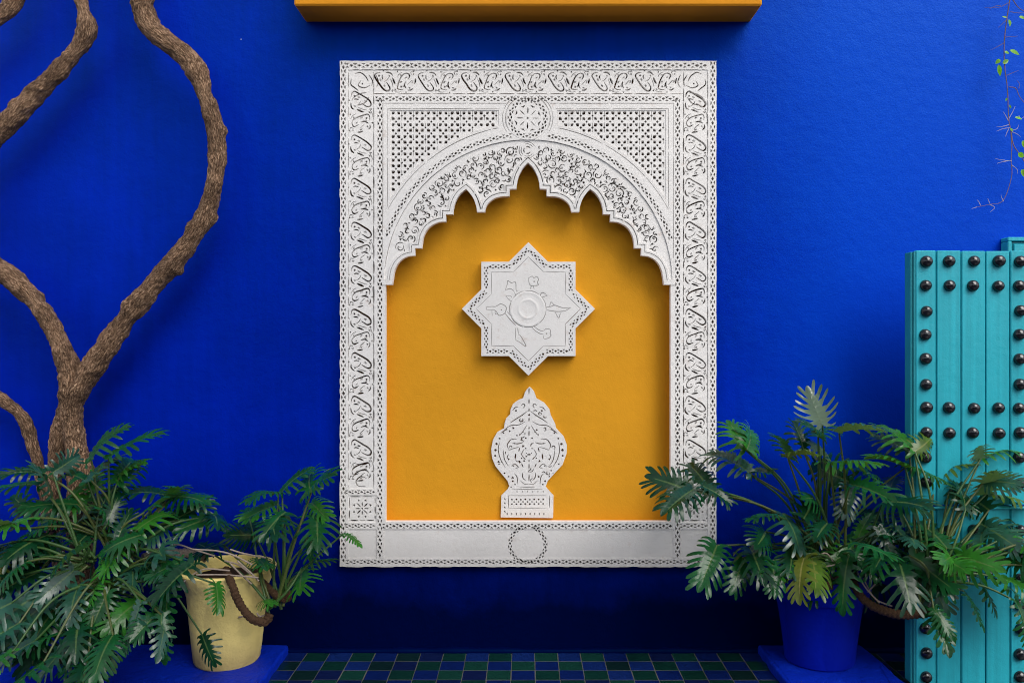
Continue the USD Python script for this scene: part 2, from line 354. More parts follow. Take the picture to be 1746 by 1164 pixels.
# ------------------------------------------------------------------ the blue wall with the niche behind the carved panel
NY = 0.038                                           # depth of the niche
L0, R0, T0, B0 = 657.0, 1145.0, 262.0, 890.5
a, b = PX(L0, T0, 0), PX(R0, B0, 0)
wall_poly = Polygon([(-6, -0.02), (6, -0.02), (6, 5.2), (-6, 5.2)], [[(a[0] - .043, b[2] - .043), (b[0] + .043, b[2] - .043), (b[0] + .043, a[2] + .043), (a[0] - .043, a[2] + .043)]])
m = trimesh.creation.extrude_polygon(wall_poly, 0.35, engine="earcut")
v = np.array(m.vertices)
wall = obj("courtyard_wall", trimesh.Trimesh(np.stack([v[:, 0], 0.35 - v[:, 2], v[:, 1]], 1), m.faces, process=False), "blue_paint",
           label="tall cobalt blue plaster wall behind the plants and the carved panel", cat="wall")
niche = thing("niche", "ochre yellow arched recess framed by the white carved panel", "niche", (0, 0, b[2]))
t_ = 0.04
obj("back_wall", bx(a[0] - t_, b[0] + t_, NY, NY + .05, b[2] - t_, a[2] + t_), "ochre_paint", niche)
obj("side_reveal", bx(a[0] - t_, a[0], 0.003, NY, b[2] - t_, a[2] + t_), "ochre_paint", niche)
obj("side_reveal", bx(b[0], b[0] + t_, 0.003, NY, b[2] - t_, a[2] + t_), "ochre_paint", niche)
obj("sill", bx(a[0], b[0], 0.003, NY, b[2] - t_, b[2]), "ochre_paint", niche)
obj("soffit", bx(a[0], b[0], 0.003, NY, a[2], a[2] + t_), "ochre_paint", niche)
# lumpy mortar fillet where the wall meets the tiles
xs = np.linspace(-2.6, 3.0, 400)
pth = np.stack([xs, np.full_like(xs, -0.003), np.full_like(xs, 0.002)], 1)
rad = 0.011 + 0.010 * meshkit.noise(np.stack([xs * 9, xs * 0, xs * 0], 1), 3)
(tv, tf), tuv = tube(pth, rad, 10)
obj("skirting_fillet", (tv, tf), "blue_paint", label="lumpy blue plaster fillet along the foot of the wall", cat="skirting", smooth=True)

# ochre ledge above, its upper height added to block sky
lf, lb = -0.185, -0.0
p0, p1 = PX(501, 9.5, lf), PX(1300, 9.5, lf)
lz = (p0[2] + PX(520, 36.5, 0)[2]) / 2
ledge = thing("tall_ledge", "ochre painted ledge jutting from the blue wall above the panel", "wall_ledge", (0, 0, p0[2]))
obj("ledge_front", rbox(p0[0], p1[0], lf, 0.02, p0[2], p0[2] + 1.3, 0.007), "ledge_paint", ledge)  # extra height added to shade the wall below

# ------------------------------------------------------------------ carved panel
YP = -0.045
rc = random.Random(11)
CU = 900.5
def jit(p, s=0.22):
    return [(x + rc.uniform(-s, s), y + rc.uniform(-s, s)) for x, y in p]
def braid(path, w=3.7, pitch=13.6, closed=False, dl=0.50, dw=0.58):
    """Cut-outs of a plaited strip along the path (photograph units): lozenges in the middle, triangles at both edges."""
    ln = LineString(path)
    n = max(2, int(round(ln.length / pitch)))
    p = ln.length / n
    out = []
    def fr(s):
        q0, q1 = ln.interpolate(max(0, s - .4)), ln.interpolate(min(ln.length, s + .4))
        d = np.array([q1.x - q0.x, q1.y - q0.y]); d /= np.hypot(*d) + 1e-9
        q = ln.interpolate(s)
        return np.array([q.x, q.y]), d, np.array([-d[1], d[0]])
    for i in range(n):
        c, d, nn = fr((i + 0.5) * p)
        h, k = p * dl * .5 * rc.uniform(.85, 1.15), w * dw * rc.uniform(.8, 1.2)
        out.append(Polygon(jit([c + d * h, c + nn * k, c - d * h, c - nn * k])))
        c, d, nn = fr(min(i * p, ln.length))
        for s in (-1, 1):
            h2, k2 = p * .25 * rc.uniform(.75, 1.1), w * .72 * rc.uniform(.8, 1.15)
            e = c + nn * s * w
            out.append(Polygon(jit([e - d * h2, e + d * h2, e - nn * s * k2])))
    return out
def stroke(pts, w, n=6, taper=(0.25, 0.25)):
    c = spline(pts, n) if len(pts) > 2 else np.array([np.array(pts[0]) * (1 - t) + np.array(pts[1]) * t for t in np.linspace(0, 1, 6)])
    t = np.gradient(c, axis=0); t /= np.linalg.norm(t, axis=1, keepdims=True) + 1e-9
    nn = np.stack([-t[:, 1], t[:, 0]], 1)
    s = np.linspace(0, 1, len(c))
    ww = w * .5 * (taper[0] + (1 - taper[0]) * np.sin(np.pi * np.clip(s, 0.001, .999)) ** .7)
    pol = Polygon(np.vstack([c + nn * ww[:, None], (c - nn * ww[:, None])[::-1]]))
    return pol.buffer(0)
def dot(x, y, r):
    return Polygon([(x + r * math.cos(k * 1.05 + .3) * rc.uniform(.8, 1.1), y + r * math.sin(k * 1.05 + .3) * rc.uniform(.8, 1.1)) for k in range(6)])
def tri(x, y, r, a0=0):
    return Polygon(jit([(x + r * math.cos(a0 + k * 2.094), y + r * math.sin(a0 + k * 2.094)) for k in range(3)], .3))

PO = sbox(579.5, 104, 1221.5, 966)
half = [(900.5, 277), (909, 286), (916, 299), (919.3, 311), (920.6, 322), (932, 322.4), (932, 334.5), (949, 335.5), (961.9, 340.5), (970.9, 349.5), (974.5, 361.5), (987.8, 361.5),
        (989, 352), (994, 338), (1001.8, 327), (1006.6, 322.4), (1016, 330), (1023.7, 341.8), (1027.6, 354.6), (1028.5, 365.5), (1040.5, 365.5), (1040.5, 377.8), (1054.6, 379.4),
        (1070, 388), (1079, 403.6), (1082, 423.2), (1093.3, 423.2), (1093.3, 435.8), (1106, 437.5), (1119, 445), (1128, 460), (1132.5, 485.5), (1143.5, 485.5), (1143.5, 889)]
curves = [(0, 4), (6, 10), (11, 15), (15, 19), (21, 25), (27, 31)]
pts, i = [], 0
while i < len(half):
    c = [k for k in curves if k[0] == i]
    if c:
        pts += [tuple(q) for q in spline(half[c[0][0]:c[0][1] + 1], 5)][:-1]
        i = c[0][1]
        if i in [k[0] for k in curves]:
            continue
        pts.append(half[i]); i += 1
    else:
        pts.append(half[i]); i += 1
opening = Polygon(pts + [(2 * CU - x, y) for x, y in pts[::-1]]).buffer(0)
CC = (900.5, 484.5)
def disc(r, c=CC, n=48):
    return Point(*c).buffer(r, n)
panel = PO.difference(opening)
def arc(r, a0, a1, c=CC, n=60):
    return [(c[0] + r * math.cos(t), c[1] - r * math.sin(t)) for t in np.linspace(a0, a1, n)]
wobble = lambda pts, s: [(x + rc.uniform(-s, s), y + rc.uniform(-s, s)) for x, y in pts]

holes = []
# plaited borders
holes += braid([(585.3, 108), (585.3, 962)]) + braid([(1215.4, 108), (1215.4, 962)])
holes += braid([(592, 111.8), (1209, 111.8)]) + braid([(592, 957.5), (1209, 957.5)], pitch=11.8, w=3.0)
holes += braid([(647.5, 172), (647.5, 953)], pitch=13.0) + braid([(1155.5, 172), (1155.5, 953)], pitch=13.0)
holes += braid([(642, 168.6), (1160, 168.6)], pitch=11.6)
holes += braid([(654, 896.5), (1149, 896.5)], pitch=11.4)
for u0, u1 in ((591, 642), (1161, 1210)):
    holes += braid([(u0, 838.5), (u1, 838.5)], pitch=11, w=3) + braid([(u0, 896), (u1, 896)], pitch=11, w=3)
holes += braid(arc(255.0, math.radians(18), math.radians(83.2)), pitch=11.6, w=3.2) + braid(arc(255.0, math.radians(96.8), math.radians(162)), pitch=11.6, w=3.2)
holes += braid(arc(30.5, 0.3, 0.3 + 2 * math.pi, (899.8, 201.5)), pitch=10.5, w=3.4)
holes += braid(arc(30.3, 1.9, 1.9 + 5.75, (899.8, 928)), pitch=10.2, w=3.0)
# grooves of the borders
def groove(p, w=0.8, gap=True, seg=22):
    ln = LineString(p); out = []; s = 0
    while s < ln.length:
        e = min(ln.length, s + seg * rc.uniform(.5, 1.4))
        c = [ln.interpolate(x) for x in np.linspace(s, e, max(3, int((e - s) / 6)))]
        out.append(stroke([(q.x + rc.uniform(-.15, .15), q.y + rc.uniform(-.15, .15)) for q in c], w * rc.uniform(.5, 1.5), 2, (.35, .35)))
        s = e + (rc.uniform(1.5, 6) if gap else 0.0)
    return out
for u, w in ((593.8, 0.9), (637.2, 1.7), (1165.6, 1.5), (1206.8, 1.0)):
    holes += groove([(u, 124), (u, 832)], w)
holes += groove([(600, 119.5), (1202, 119.5)], 1.1) + groove([(636, 160), (1166, 160)], 1.1)
fine = []
for s in (-1, 1):
    X = lambda u: CU + s * (u - CU)
    fine += groove([(X(1148.5), 176), (X(1148.5), 440)], .55, seg=90) + groove([(X(1148.5), 176.5), (X(938), 176.5)], .5, seg=80)
    fine += groove([(X(1140), 186), (X(1140), 352)], .5, seg=90) + groove([(X(1140), 185.5), (X(948), 185.5)], .5, seg=80)
    fine += groove([(CU + s * (x - CU), y) for x, y in arc(271, math.radians(28), math.radians(79))], .8, seg=90)
    fine += groove([(CU + s * (x - CU), y) for x, y in arc(246, math.radians(6), math.radians(88))], .65, seg=70)
holes += fine
# scroll motif (one period of 74.5 units, two curled shapes), units: photograph, relative to the band
S5 = 5.82
A_ = [([(165, 432), (175, 392), (200, 376), (240, 395), (290, 425), (335, 455), (362, 490), (356, 520), (330, 529), (300, 515), (270, 495)], 12),
      ([(190, 457), (215, 451), (242, 460)], 8), ([(165, 488), (163, 515), (175, 540), (197, 556)], 11), ([(222, 553), (260, 568), (292, 582)], 13),
      ([(262, 470), (245, 500), (215, 520)], 3.5), ([(235, 535), (275, 550), (320, 560)], 3), ([(345, 545), (375, 600), (372, 640)], 3),
      ([(175, 690), (182, 665), (215, 637), (260, 620), (300, 607), (333, 604), (350, 630), (346, 662)], 9), ([(172, 685), (182, 715), (205, 722), (240, 706)], 10),
      ([(262, 681), (300, 674), (337, 691)], 10), ([(353, 706), (352, 735), (334, 757)], 10), ([(228, 783), (255, 779), (287, 773)], 12),
      ([(300, 700), (270, 725), (250, 745)], 3.5), ([(215, 600), (185, 615), (160, 650)], 3), ([(150, 770), (160, 735), (190, 745)], 3.5)]
D_ = [(200, 421, 10), (318, 641, 10)]
T_ = [(362, 553, 9), (375, 688, 9), (152, 766, 9), (158, 603, 9), (146, 465, 8)]
def motif(fn, k, skip=None):
    dx = rc.uniform(-.4, .4)
    for x, y, a, n_ in ((235, 430, .6, 3), (300, 470, .6, 3), (200, 520, 1.2, 2), (240, 560, .3, 2), (260, 640, -.4, 3), (215, 690, -.2, 2), (310, 660, .9, 2), (330, 720, 1.7, 2), (255, 755, -.1, 3), (190, 640, -1.0, 2), (350, 580, 1.5, 2), (180, 760, .8, 2)):
        for q in range(n_):      # veins cut across the curled leaves
            c_ = ((x - 264.5) / S5 + q * 1.5 * math.cos(a) + dx, (y - 600) / S5 + q * 1.5 * math.sin(a))
            d_ = (-math.sin(a + .5) * rc.uniform(1.2, 2.2), math.cos(a + .5) * rc.uniform(1.2, 2.2))
            holes.append(stroke([fn(c_[0] - d_[0], c_[1] - d_[1]), fn(c_[0] + d_[0], c_[1] + d_[1])], rc.uniform(.35, .8), 2, (.1, .1)))
    for p, w in A_:
        holes.append(stroke([fn((x - 264.5) / S5 + rc.uniform(-.35, .35) + dx, (y - 600) / S5 + rc.uniform(-.35, .35)) for x, y in p], w / S5 * rc.uniform(.95, 1.5), 4, (.2, .2)))
    for x, y, r in D_:
        holes.append(dot(*fn((x - 264.5) / S5 + dx, (y - 600) / S5), r / S5))
    for x, y, r in T_:
        holes.append(tri(*fn((x - 264.5) / S5 + rc.uniform(-.6, .6), (y - 600) / S5), r / S5, rc.uniform(0, 6)))
PER = 74.0
for k in range(9):
    cy = 343 + 74.2 * (k - 2) - 0.0
    motif(lambda x, y, c=615.5, d=cy: (c + x, d + y), k)
    motif(lambda x, y, c=1186.3, d=cy: (c + x, d + y), k)
for k in range(7):
    c0 = 677 + 74.2 * k
    motif(lambda x, y, c=c0: (c + y, 139.6 + x * .92), k)
# the two upper corners
for s in (-1, 1):
    X = lambda u: CU + s * (u - CU)
    for p, w in (([(1196, 126), (1187, 124), (1178, 130), (1173, 139)], 1.6), ([(1170, 146), (1180, 150), (1190, 146), (1186, 138)], 1.6), ([(1202, 135), (1203, 144), (1196, 150), (1190, 155)], 1.8),
                 ([(1176, 158), (1186, 160), (1196, 165), (1202, 172)], 1.6), ([(1172, 128), (1166, 138), (1168, 148)], 1.4), ([(1160, 128), (1156, 140), (1160, 150)], 1.4), ([(1172, 166), (1180, 176), (1192, 180)], 1.8)):
        holes.append(stroke([(X(x), y) for x, y in p], w, 5))
    holes.append(dot(X(1183), 143, 1.4))
    for p, w in (([(1172, 806), (1180, 800), (1194, 806), (1201, 815)], 1.7), ([(1176, 815), (1186, 812), (1194, 820), (1190, 828), (1178, 829)], 1.7), ([(1171, 788), (1182, 792), (1196, 790)], 1.6)):
        holes.append(stroke([(X(x), y) for x, y in p], w, 5))
    # square rosettes
    cu, cv = X(1183.5), 866.5
    for k in range(8):
        t = k * math.pi / 4
        c, sn = math.cos(t), math.sin(t)
        holes.append(stroke([(cu + 3.5 * c, cv + 3.5 * sn), (cu + (11 + 2 * (k % 2)) * c, cv + (11 + 2 * (k % 2)) * sn)], 1.9, 4, (.1, .1)))
        t += math.pi / 8; c, sn = math.cos(t), math.sin(t)
        holes.append(tri(cu + 15 * c, cv + 15 * sn, 2.2, t))
    holes.append(dot(cu, cv, 1.6))
    for q in (-1, 1):
        holes += groove([(cu - 20, cv + q * 20.3), (cu + 20, cv + q * 20.3)], 1.5, seg=12) + groove([(cu + q * 22, cv - 18), (cu + q * 22, cv + 18)], 1.5, seg=12)
# lattice of the spandrels
lat_zone = {}
for s in (-1, 1):
    z0, z1 = sorted((CU + s * (950.5 - CU), CU + s * (1135.5 - CU)))
    zone = sbox(z0, 188, z1, 352).difference(disc(276)).difference(disc(44, (899.8, 201.5)))
    lat_zone[s] = zone
    for i in range(20):
        for j in range(17):
            u, w_ = z0 + 4.5 + i * 10.05, 192.5 + j * 10.05
            if zone.buffer(-2).contains(Point(u, w_)):
                a0 = math.atan2(-1 if j % 2 else 1, -1 if i % 2 else 1) * 1.0
                r = rc.uniform(2.6, 3.3)
                q = [(u + r * f * math.cos(a0 + t), w_ + r * f * math.sin(a0 + t)) for t, f in ((0, .9), (.75, .95), (1.5, 1.05), (2.4, .62), (3.14, .85), (3.9, .62), (4.78, 1.05), (5.5, .95))]
                holes.append(Polygon(jit(q, .25)))
            u2, w2 = u + 5.02, w_ + 5.02
            if (i + j) % 2 == 1 and zone.buffer(-2).contains(Point(u2, w2)):
                r = rc.uniform(1.7, 2.3)
                holes.append(Polygon(jit([(u2 - r, w2), (u2, w2 - r), (u2 + r, w2), (u2, w2 + r)], .2)))
    for i in range(0, 20, 2):
        u = z0 - .5 + i * 10.05
        for j in range(0, 17):
            if rc.random() < .6 and zone.buffer(-2).contains(Point(u, 192.5 + j * 10.05)):
                holes.append(stroke([(u, 189.5 + j * 10.05), (u, 195.5 + j * 10.05)], .45, 2, (.5, .5)))
# roundel above the arch
c0 = (899.8, 201.5)
for k in range(8):
    t = k * math.pi / 4 + .02
    holes.append(stroke([(c0[0] + 8 * math.cos(t), c0[1] + 8 * math.sin(t)), (c0[0] + 18.5 * math.cos(t), c0[1] + 18.5 * math.sin(t))], rc.uniform(.9, 1.7), 4, (.2, .2)))
    t += math.pi / 8
    e = np.array([c0[0] + 22 * math.cos(t), c0[1] + 22 * math.sin(t)]); tn = np.array([-math.sin(t), math.cos(t)]); rn = np.array([math.cos(t), math.sin(t)])
    holes.append(Polygon(jit([e - tn * 4.2, e + tn * 4.2, e - rn * 2.6], .3)))
holes.append(dot(c0[0], c0[1], 1.6))
for r_ in (38.5, 43):
    for a0, a1 in ((.35, 1.1), (2.05, 2.8), (-.55, .30), (2.85, 3.7)):
        holes += groove(arc(r_, a0, a1, c0, 12), .5, seg=60)
# little keystone ring
for r_, w in ((6.0, 1.5), (10.5, .7), (14, .6)):
    for a0 in (0.5, 2.6, 4.3):
        holes.append(stroke(arc(r_, a0, a0 + 1.4, (899, 256), 7), w, 3, (.2, .2)))
# arch foliage
fol_zone = disc(236).difference(opening.buffer(10.5, join_style=2)).intersection(sbox(600, 200, 1200, 470)).difference(disc(17, (899, 256)))
def foliage(zone, n, seed, rr=(3.2, 7.0), wd=(1.1, 2.0)):
    r2 = random.Random(seed); out = []; cs = []
    x0, y0, x1, y1 = zone.bounds
    inner = zone.buffer(-2.2)
    for _ in range(n * 60):
        if len(cs) >= n:
            break
        x, y, r = r2.uniform(x0, x1), r2.uniform(y0, y1), r2.uniform(*rr)
        if not inner.contains(Point(x, y)) or any(math.hypot(x - a_, y - b_) < (r + c_) * 1.02 for a_, b_, c_ in cs):
            continue
        cs.append((x, y, r))
    for x, y, r in cs:
        a0, sg = r2.uniform(0, 6.28), r2.choice((-1, 1))
        q = [(x + r * (1 - .075 * k) * math.cos(a0 + sg * k * .52), y + r * (1 - .075 * k) * math.sin(a0 + sg * k * .52)) for k in range(10)]
        out.append(stroke(q, r2.uniform(*wd), 4, (.15, .15)))
        a0 += 3.0
        q = [(x + r * (1.0 + .05 * k) * math.cos(a0 + sg * k * .45), y + r * (1.0 + .05 * k) * math.sin(a0 + sg * k * .45)) for k in range(r2.choice((4, 5, 6, 7)))]
        out.append(stroke(q, r2.uniform(*wd), 4, (.15, .15)))
        if r > 4.5:
            out.append(dot(x, y, r2.uniform(.8, 1.3)))
    k = 0
    for _ in range(n * 14):
        x, y = r2.uniform(x0, x1), r2.uniform(y0, y1)
        if inner.contains(Point(x, y)) and all(abs(math.hypot(x - a_, y - b_)) > c_ + 1.6 for a_, b_, c_ in cs):
            if r2.random() < .6:
                out.append(tri(x, y, r2.uniform(1.6, 2.8), r2.uniform(0, 6)))
            else:
                t = r2.uniform(0, 6.28)
                out.append(stroke([(x, y), (x + 4 * math.cos(t), y + 4 * math.sin(t)), (x + 7 * math.cos(t + .5), y + 7 * math.sin(t + .5))], r2.uniform(1, 1.7), 3, (.1, .1)))
            k += 1
            if k > n * 2.2:
                break
    return out
fr_ = foliage(fol_zone.intersection(sbox(900.5, 0, 1300, 900)), 74, 4)
fh = fr_ + [affinity.affine_transform(g_, [-1, 0, 0, 1, 2 * CU, 0]) for g_ in foliage(fol_zone.intersection(sbox(900.5, 0, 1300, 900)), 74, 9)]
holes += [q for q in (g_.intersection(fol_zone) for g_ in fh) if not q.is_empty]
# line that follows the scalloped edge
edge = opening.buffer(6.2, join_style=2).exterior
ce = [(x, y) for x, y in edge.coords]
el = LineString(ce).intersection(sbox(600, 200, 1200, 478))
for g_ in getattr(el, "geoms", [el]):
    if g_.length > 12:
        s = 0.0
        while s < g_.length - 2:
            e = min(g_.length, s + rc.uniform(22, 60))
            sub = shapely.ops.substring(g_, s, e)
            holes.append(sub.buffer(rc.uniform(.3, .6), cap_style=2, join_style=2))
            s = e + rc.uniform(.5, 3)

HU = unary_union([h for h in holes if not h.is_empty]).buffer(.26)
regions = []
rest = panel
def take(name, zone, front, label=None):
    global rest
    z = rest.intersection(zone)
    rest = rest.difference(zone)
    regions.append((name, z, front, label))
take("scalloped_edge", opening.buffer(9.2, join_style=2).intersection(sbox(600, 230, 1200, 486)), YP - .006)
take("roundel", disc(37.0, c0), YP - .005)
take("arch_band", disc(274).difference(disc(246)).intersection(sbox(640, 180, 1161, 405)).union(disc(266).difference(disc(246)).intersection(sbox(653, 400, 1148, 486))), YP - .004)
take("arch_carving", disc(246).intersection(sbox(640, 200, 1161, 486)), YP + .001)
take("spandrel_lattice", lat_zone[-1], YP)
take("spandrel_lattice", lat_zone[1], YP)
take("spandrel_frame", sbox(653.5, 176, 1148.5, 440), YP - .003)
take("outer_border", PO.difference(sbox(593.8, 119.5, 1206.8, 951)), YP - .003)
take("scroll_band", sbox(593.8, 119.5, 637.2, 833), YP)
take("scroll_band", sbox(1165.6, 119.5, 1206.8, 833), YP)
take("scroll_band", sbox(637.2, 119.5, 1165.6, 160), YP)
take("rosette_square", sbox(593.8, 844, 642, 890), YP)
take("rosette_square", sbox(1160, 844, 1206.8, 890), YP)
take("base_panel", sbox(593.8, 902, 642, 951).union(sbox(654, 902, 1148, 951)).union(sbox(1160, 902, 1206.8, 951)), YP)
take("inner_border", PO, YP - .003)
pc = PX(900.5, 966, YP)
carved = thing("carved_panel", "large white carved plaster panel with scalloped arch framing the yellow niche", "carved panel", (pc[0], 0, pc[2]))
YB = YP + .030
rng_e = np.random.RandomState(3)
for name, z, front, label in regions:
    z = z.buffer(-0.12).difference(HU)
    if name == "outer_border":      # hand-finished, slightly uneven outer edge
        z = z.segmentize(5.0)
        e = PO.exterior
        def wob(c):
            c = np.array(c)
            near = (np.abs(c[:, 0] - 579.5) < .5) | (np.abs(c[:, 0] - 1221.5) < .5) | (np.abs(c[:, 1] - 104) < .5) | (np.abs(c[:, 1] - 966) < .5)
            c[near] += (meshkit.noise(np.stack([c[near][:, 0] * .12, c[near][:, 1] * .12, c[near][:, 0] * 0], 1), 7)[:, None] - .5) * 1.6
            return c
        z = shapely.transform(z, wob).buffer(0)
    obj(name, plate(z, front, YB), "white_plaster", carved)
obj("recess_shade_sheet", plate(panel.buffer(-0.6), YB, YB + .012), "recess_shade", carved)  # added dark sheet that paints shade into the pierced holes
inner_ring = PO.buffer(-.3).difference(opening.buffer(.02))
obj("plaster_bed", plate(inner_ring, YB + .0122, -0.001), "white_plaster", carved)

# ------------------------------------------------------------------ eight-pointed star
YS = NY - .048
def star(h, c=(901, 526.5)):
    q = h * math.sqrt(2)
    sq = sbox(c[0] - h, c[1] - h, c[0] + h, c[1] + h)
    di = Polygon([(c[0], c[1] - q), (c[0] + q, c[1]), (c[0], c[1] + q), (c[0] - q, c[1])])
    return sq.union(di)
st_poly = star(80.3)
sh = []
ring = star(80.3 - 8.2)
cs = list(ring.exterior.coords)
for p, q in zip(cs[:-1], cs[1:]):
    p, q = np.array(p), np.array(q)
    d = (q - p) / np.linalg.norm(q - p)
    sh += braid([tuple(p + d * 2.2), tuple(q - d * 2.2)], w=3.2, pitch=10.4)
cs = list(star(80.3 - 17.5).exterior.coords)
for p, q in zip(cs[:-1], cs[1:]):
    sh.append(stroke([p, q], rc.uniform(.45, .9), 2, (.4, .4)))
K5 = 4.657
C5 = lambda x, y: (770 + x / K5, 400 + y / K5)
for p, w in (([(610, 345), (640, 330), (655, 345), (675, 332), (690, 355), (680, 380), (690, 400), (655, 405), (625, 402), (615, 380), (612, 345)], .7),
             ([(650, 405), (655, 430)], .6), ([(632, 405), (628, 432)], .6),
             ([(425, 440), (440, 400), (445, 365), (475, 382), (508, 378), (512, 440), (525, 450)], .7), ([(425, 440), (470, 430), (500, 455)], .6),
             ([(430, 485), (460, 520), (490, 525), (512, 500), (500, 460)], .6), ([(432, 488), (465, 485), (480, 500)], .5),
             ([(275, 575), (320, 570), (350, 570), (390, 550), (430, 570), (432, 600), (415, 630), (375, 640), (345, 600), (280, 598)], .75),
             ([(275, 575), (280, 598)], .6), ([(320, 605), (322, 645)], .5), ([(345, 605), (347, 630), (365, 625)], .6),
             ([(425, 625), (470, 680), (510, 720)], .8), ([(440, 610), (490, 665)], .7), ([(505, 740), (510, 790), (505, 830)], .7), ([(525, 740), (530, 790)], .7),
             ([(505, 835), (535, 850), (590, 888), (570, 840), (545, 800), (530, 795)], .7), ([(640, 740), (690, 780), (730, 790)], .7), ([(650, 725), (700, 760), (735, 760)], .7),
             ([(735, 760), (750, 748), (785, 755), (782, 785), (790, 800), (770, 820), (735, 825), (728, 800)], .75),
             ([(700, 490), (720, 460), (760, 480)], .8), ([(715, 495), (740, 490), (762, 482)], .6), ([(740, 580), (790, 570), (820, 560), (880, 580), (945, 578)], .8),
             ([(745, 595), (790, 605), (840, 610), (900, 605), (945, 580)], .7), ([(780, 570), (788, 535), (820, 565)], .7), ([(820, 610), (850, 660), (865, 620)], .7)):
    sh.append(stroke([C5(*q) for q in p], w, 4, (.45, .45)))
cm = C5(605, 590)
for a0 in np.arange(0, 6.2, .9):
    sh.append(stroke(arc(31.2, a0, a0 + rc.uniform(.6, .85), cm, 8), rc.uniform(.5, .9), 2, (.4, .4)))
sh.append(dot(*C5(655, 372), 1.2)); sh.append(dot(*C5(755, 785), 1.0)); sh.append(dot(*C5(395, 597), 1.0))
SU = unary_union(sh).buffer(.1)
p_ = PX(901, 640, YS)
starp = thing("star_plaque", "white eight-pointed star plaque with pierced border on the yellow niche", "plaque", (p_[0], NY, p_[2]))
obj("carved_face", plate(st_poly.difference(SU), YS, YS + .016), "white_plaster", starp)
obj("backing", plate(st_poly.buffer(-.6), YS + .0162, YS + .021), "recess_shade", starp)  # dark sheet giving the star cuts painted shade
obj("plate", plate(st_poly, YS + .0212, NY + .004), "white_plaster", starp)
def dish(profile, cu, cv, y):
    """A small spun moulding facing the viewer side of the wall: profile [(radius in metres, height)]."""
    (vv, ff) = lathe(profile, (0, 0, 0), 48)
    c = PX(cu, cv, y)
    return (np.stack([vv[:, 0] + c[0], y - vv[:, 2], vv[:, 1] + c[2]], 1), ff)
k = (DIST + YS) / F
obj("boss", dish([(30.5 * k, -.004), (30.5 * k, .0008), (28.8 * k, .0020), (26.6 * k, .0016), (25.6 * k, .0006), (19 * k, .0004), (17.6 * k, .0020), (15.6 * k, .0030), (13.6 * k, .0020), (12.6 * k, .0008), (6 * k, .0006), (0.01 * k, .0006)], cm[0], cm[1], YS), "white_plaster", starp, smooth=35)

# ------------------------------------------------------------------ vase relief
K6 = 4.475
C6 = lambda x, y: (800 + x / K6, 640 + y / K6)
out6 = [(460, 85), (440, 105), (425, 128), (412, 172), (375, 186), (335, 216), (316, 258), (312, 296), (282, 326), (270, 366), (266, 402), (215, 430), (182, 488), (168, 560), (175, 630),
        (200, 690), (250, 752), (292, 802), (306, 842), (292, 868)]
outR = [(600, 868), (584, 845), (600, 802), (650, 747), (712, 680), (744, 592), (746, 530), (720, 462), (664, 402), (656, 368), (622, 300), (612, 256), (572, 206), (514, 174), (494, 120), (476, 98)]
vp = [C6(*q) for q in out6 + [(245, 914), (241, 1082), (640, 1086), (643, 914)] + outR]
vase_poly = Polygon(vp).buffer(.8, join_style=1).buffer(-.8)
vh = []
def vs(p, w, mirror=True):
    vh.append(stroke([C6(*q) for q in p], w / K6, 4, (.2, .2)))
    if mirror:
        vh.append(stroke([C6(912 - x, y) for x, y in p], w / K6, 4, (.2, .2)))
for y0, y1 in ((92, 140), (180, 215), (250, 275), (320, 350), (390, 410), (420, 460), (640, 660), (672, 715), (755, 805)):
    vs([(457, y0), (456, y1)], 7, False)
vs([(315, 360), (350, 335), (400, 305), (445, 270)], 6); vs([(395, 230), (415, 215), (425, 232), (410, 248)], 5); vs([(330, 268), (350, 245), (375, 240)], 5)
vs([(270, 410), (320, 380), (380, 375), (430, 350)], 5); vs([(240, 440), (290, 405)], 7); vs([(380, 460), (400, 440), (440, 380)], 4)
vs([(290, 520), (320, 488), (365, 486)], 5); vs([(300, 560), (290, 530), (310, 500)], 5); vs([(330, 515), (370, 520), (410, 510)], 7); vs([(300, 570), (340, 555), (380, 545)], 4)
vs([(260, 570), (270, 640), (300, 690)], 5); vs([(230, 510), (222, 570), (240, 640), (275, 700)], 5); vs([(355, 595), (350, 640)], 9); vs([(385, 550), (378, 580)], 7)
vs([(320, 690), (350, 675), (375, 700), (350, 705)], 5); vs([(400, 670), (412, 700)], 6); vs([(405, 740), (410, 780), (430, 800)], 6); vs([(390, 800), (420, 826), (456, 826)], 4)
vs([(345, 745), (365, 775), (372, 830)], 5); vs([(420, 560), (400, 600), (425, 640)], 4); vs([(410, 620), (430, 640)], 6); vs([(300, 600), (290, 625), (310, 640)], 5)
vs([(386, 851), (500, 851)], 4, False); vs([(330, 868), (560, 868)], 4, False)
for x, y, r in ((357, 268, 8), (403, 303, 5), (208, 522, 10), (200, 568, 10), (198, 612, 8), (232, 480, 7), (262, 438, 6), (228, 675, 6), (300, 640, 5), (385, 450, 5), (410, 430, 5), (345, 518, 6),
                (432, 478, 6), (432, 555, 5), (450, 603, 7), (436, 592, 4), (333, 805, 7), (350, 830, 6), (320, 850, 5), (285, 412, 6), (250, 660, 5), (335, 690, 5), (400, 630, 5), (270, 745, 6), (300, 770, 6)):
    vh.append(dot(*C6(x, y), r / K6)); vh.append(dot(*C6(912 - x, y), r / K6))
for i in range(8):
    vh.append(dot(*C6(326 + i * 34, 945 + rc.uniform(-2, 2)), 7 / K6)); vh.append(dot(*C6(326 + i * 34, 980 + rc.uniform(-2, 2)), 7 / K6))
    if i < 7:
        vh.append(dot(*C6(343 + i * 34, 963), 6 / K6))
for i in range(9):
    vs([(290 + i * 35, 1046), (290 + i * 35, 1064)], 6, False)
for i in range(4):
    vs([(268, 935 + i * 32), (276, 948 + i * 32)], 8)
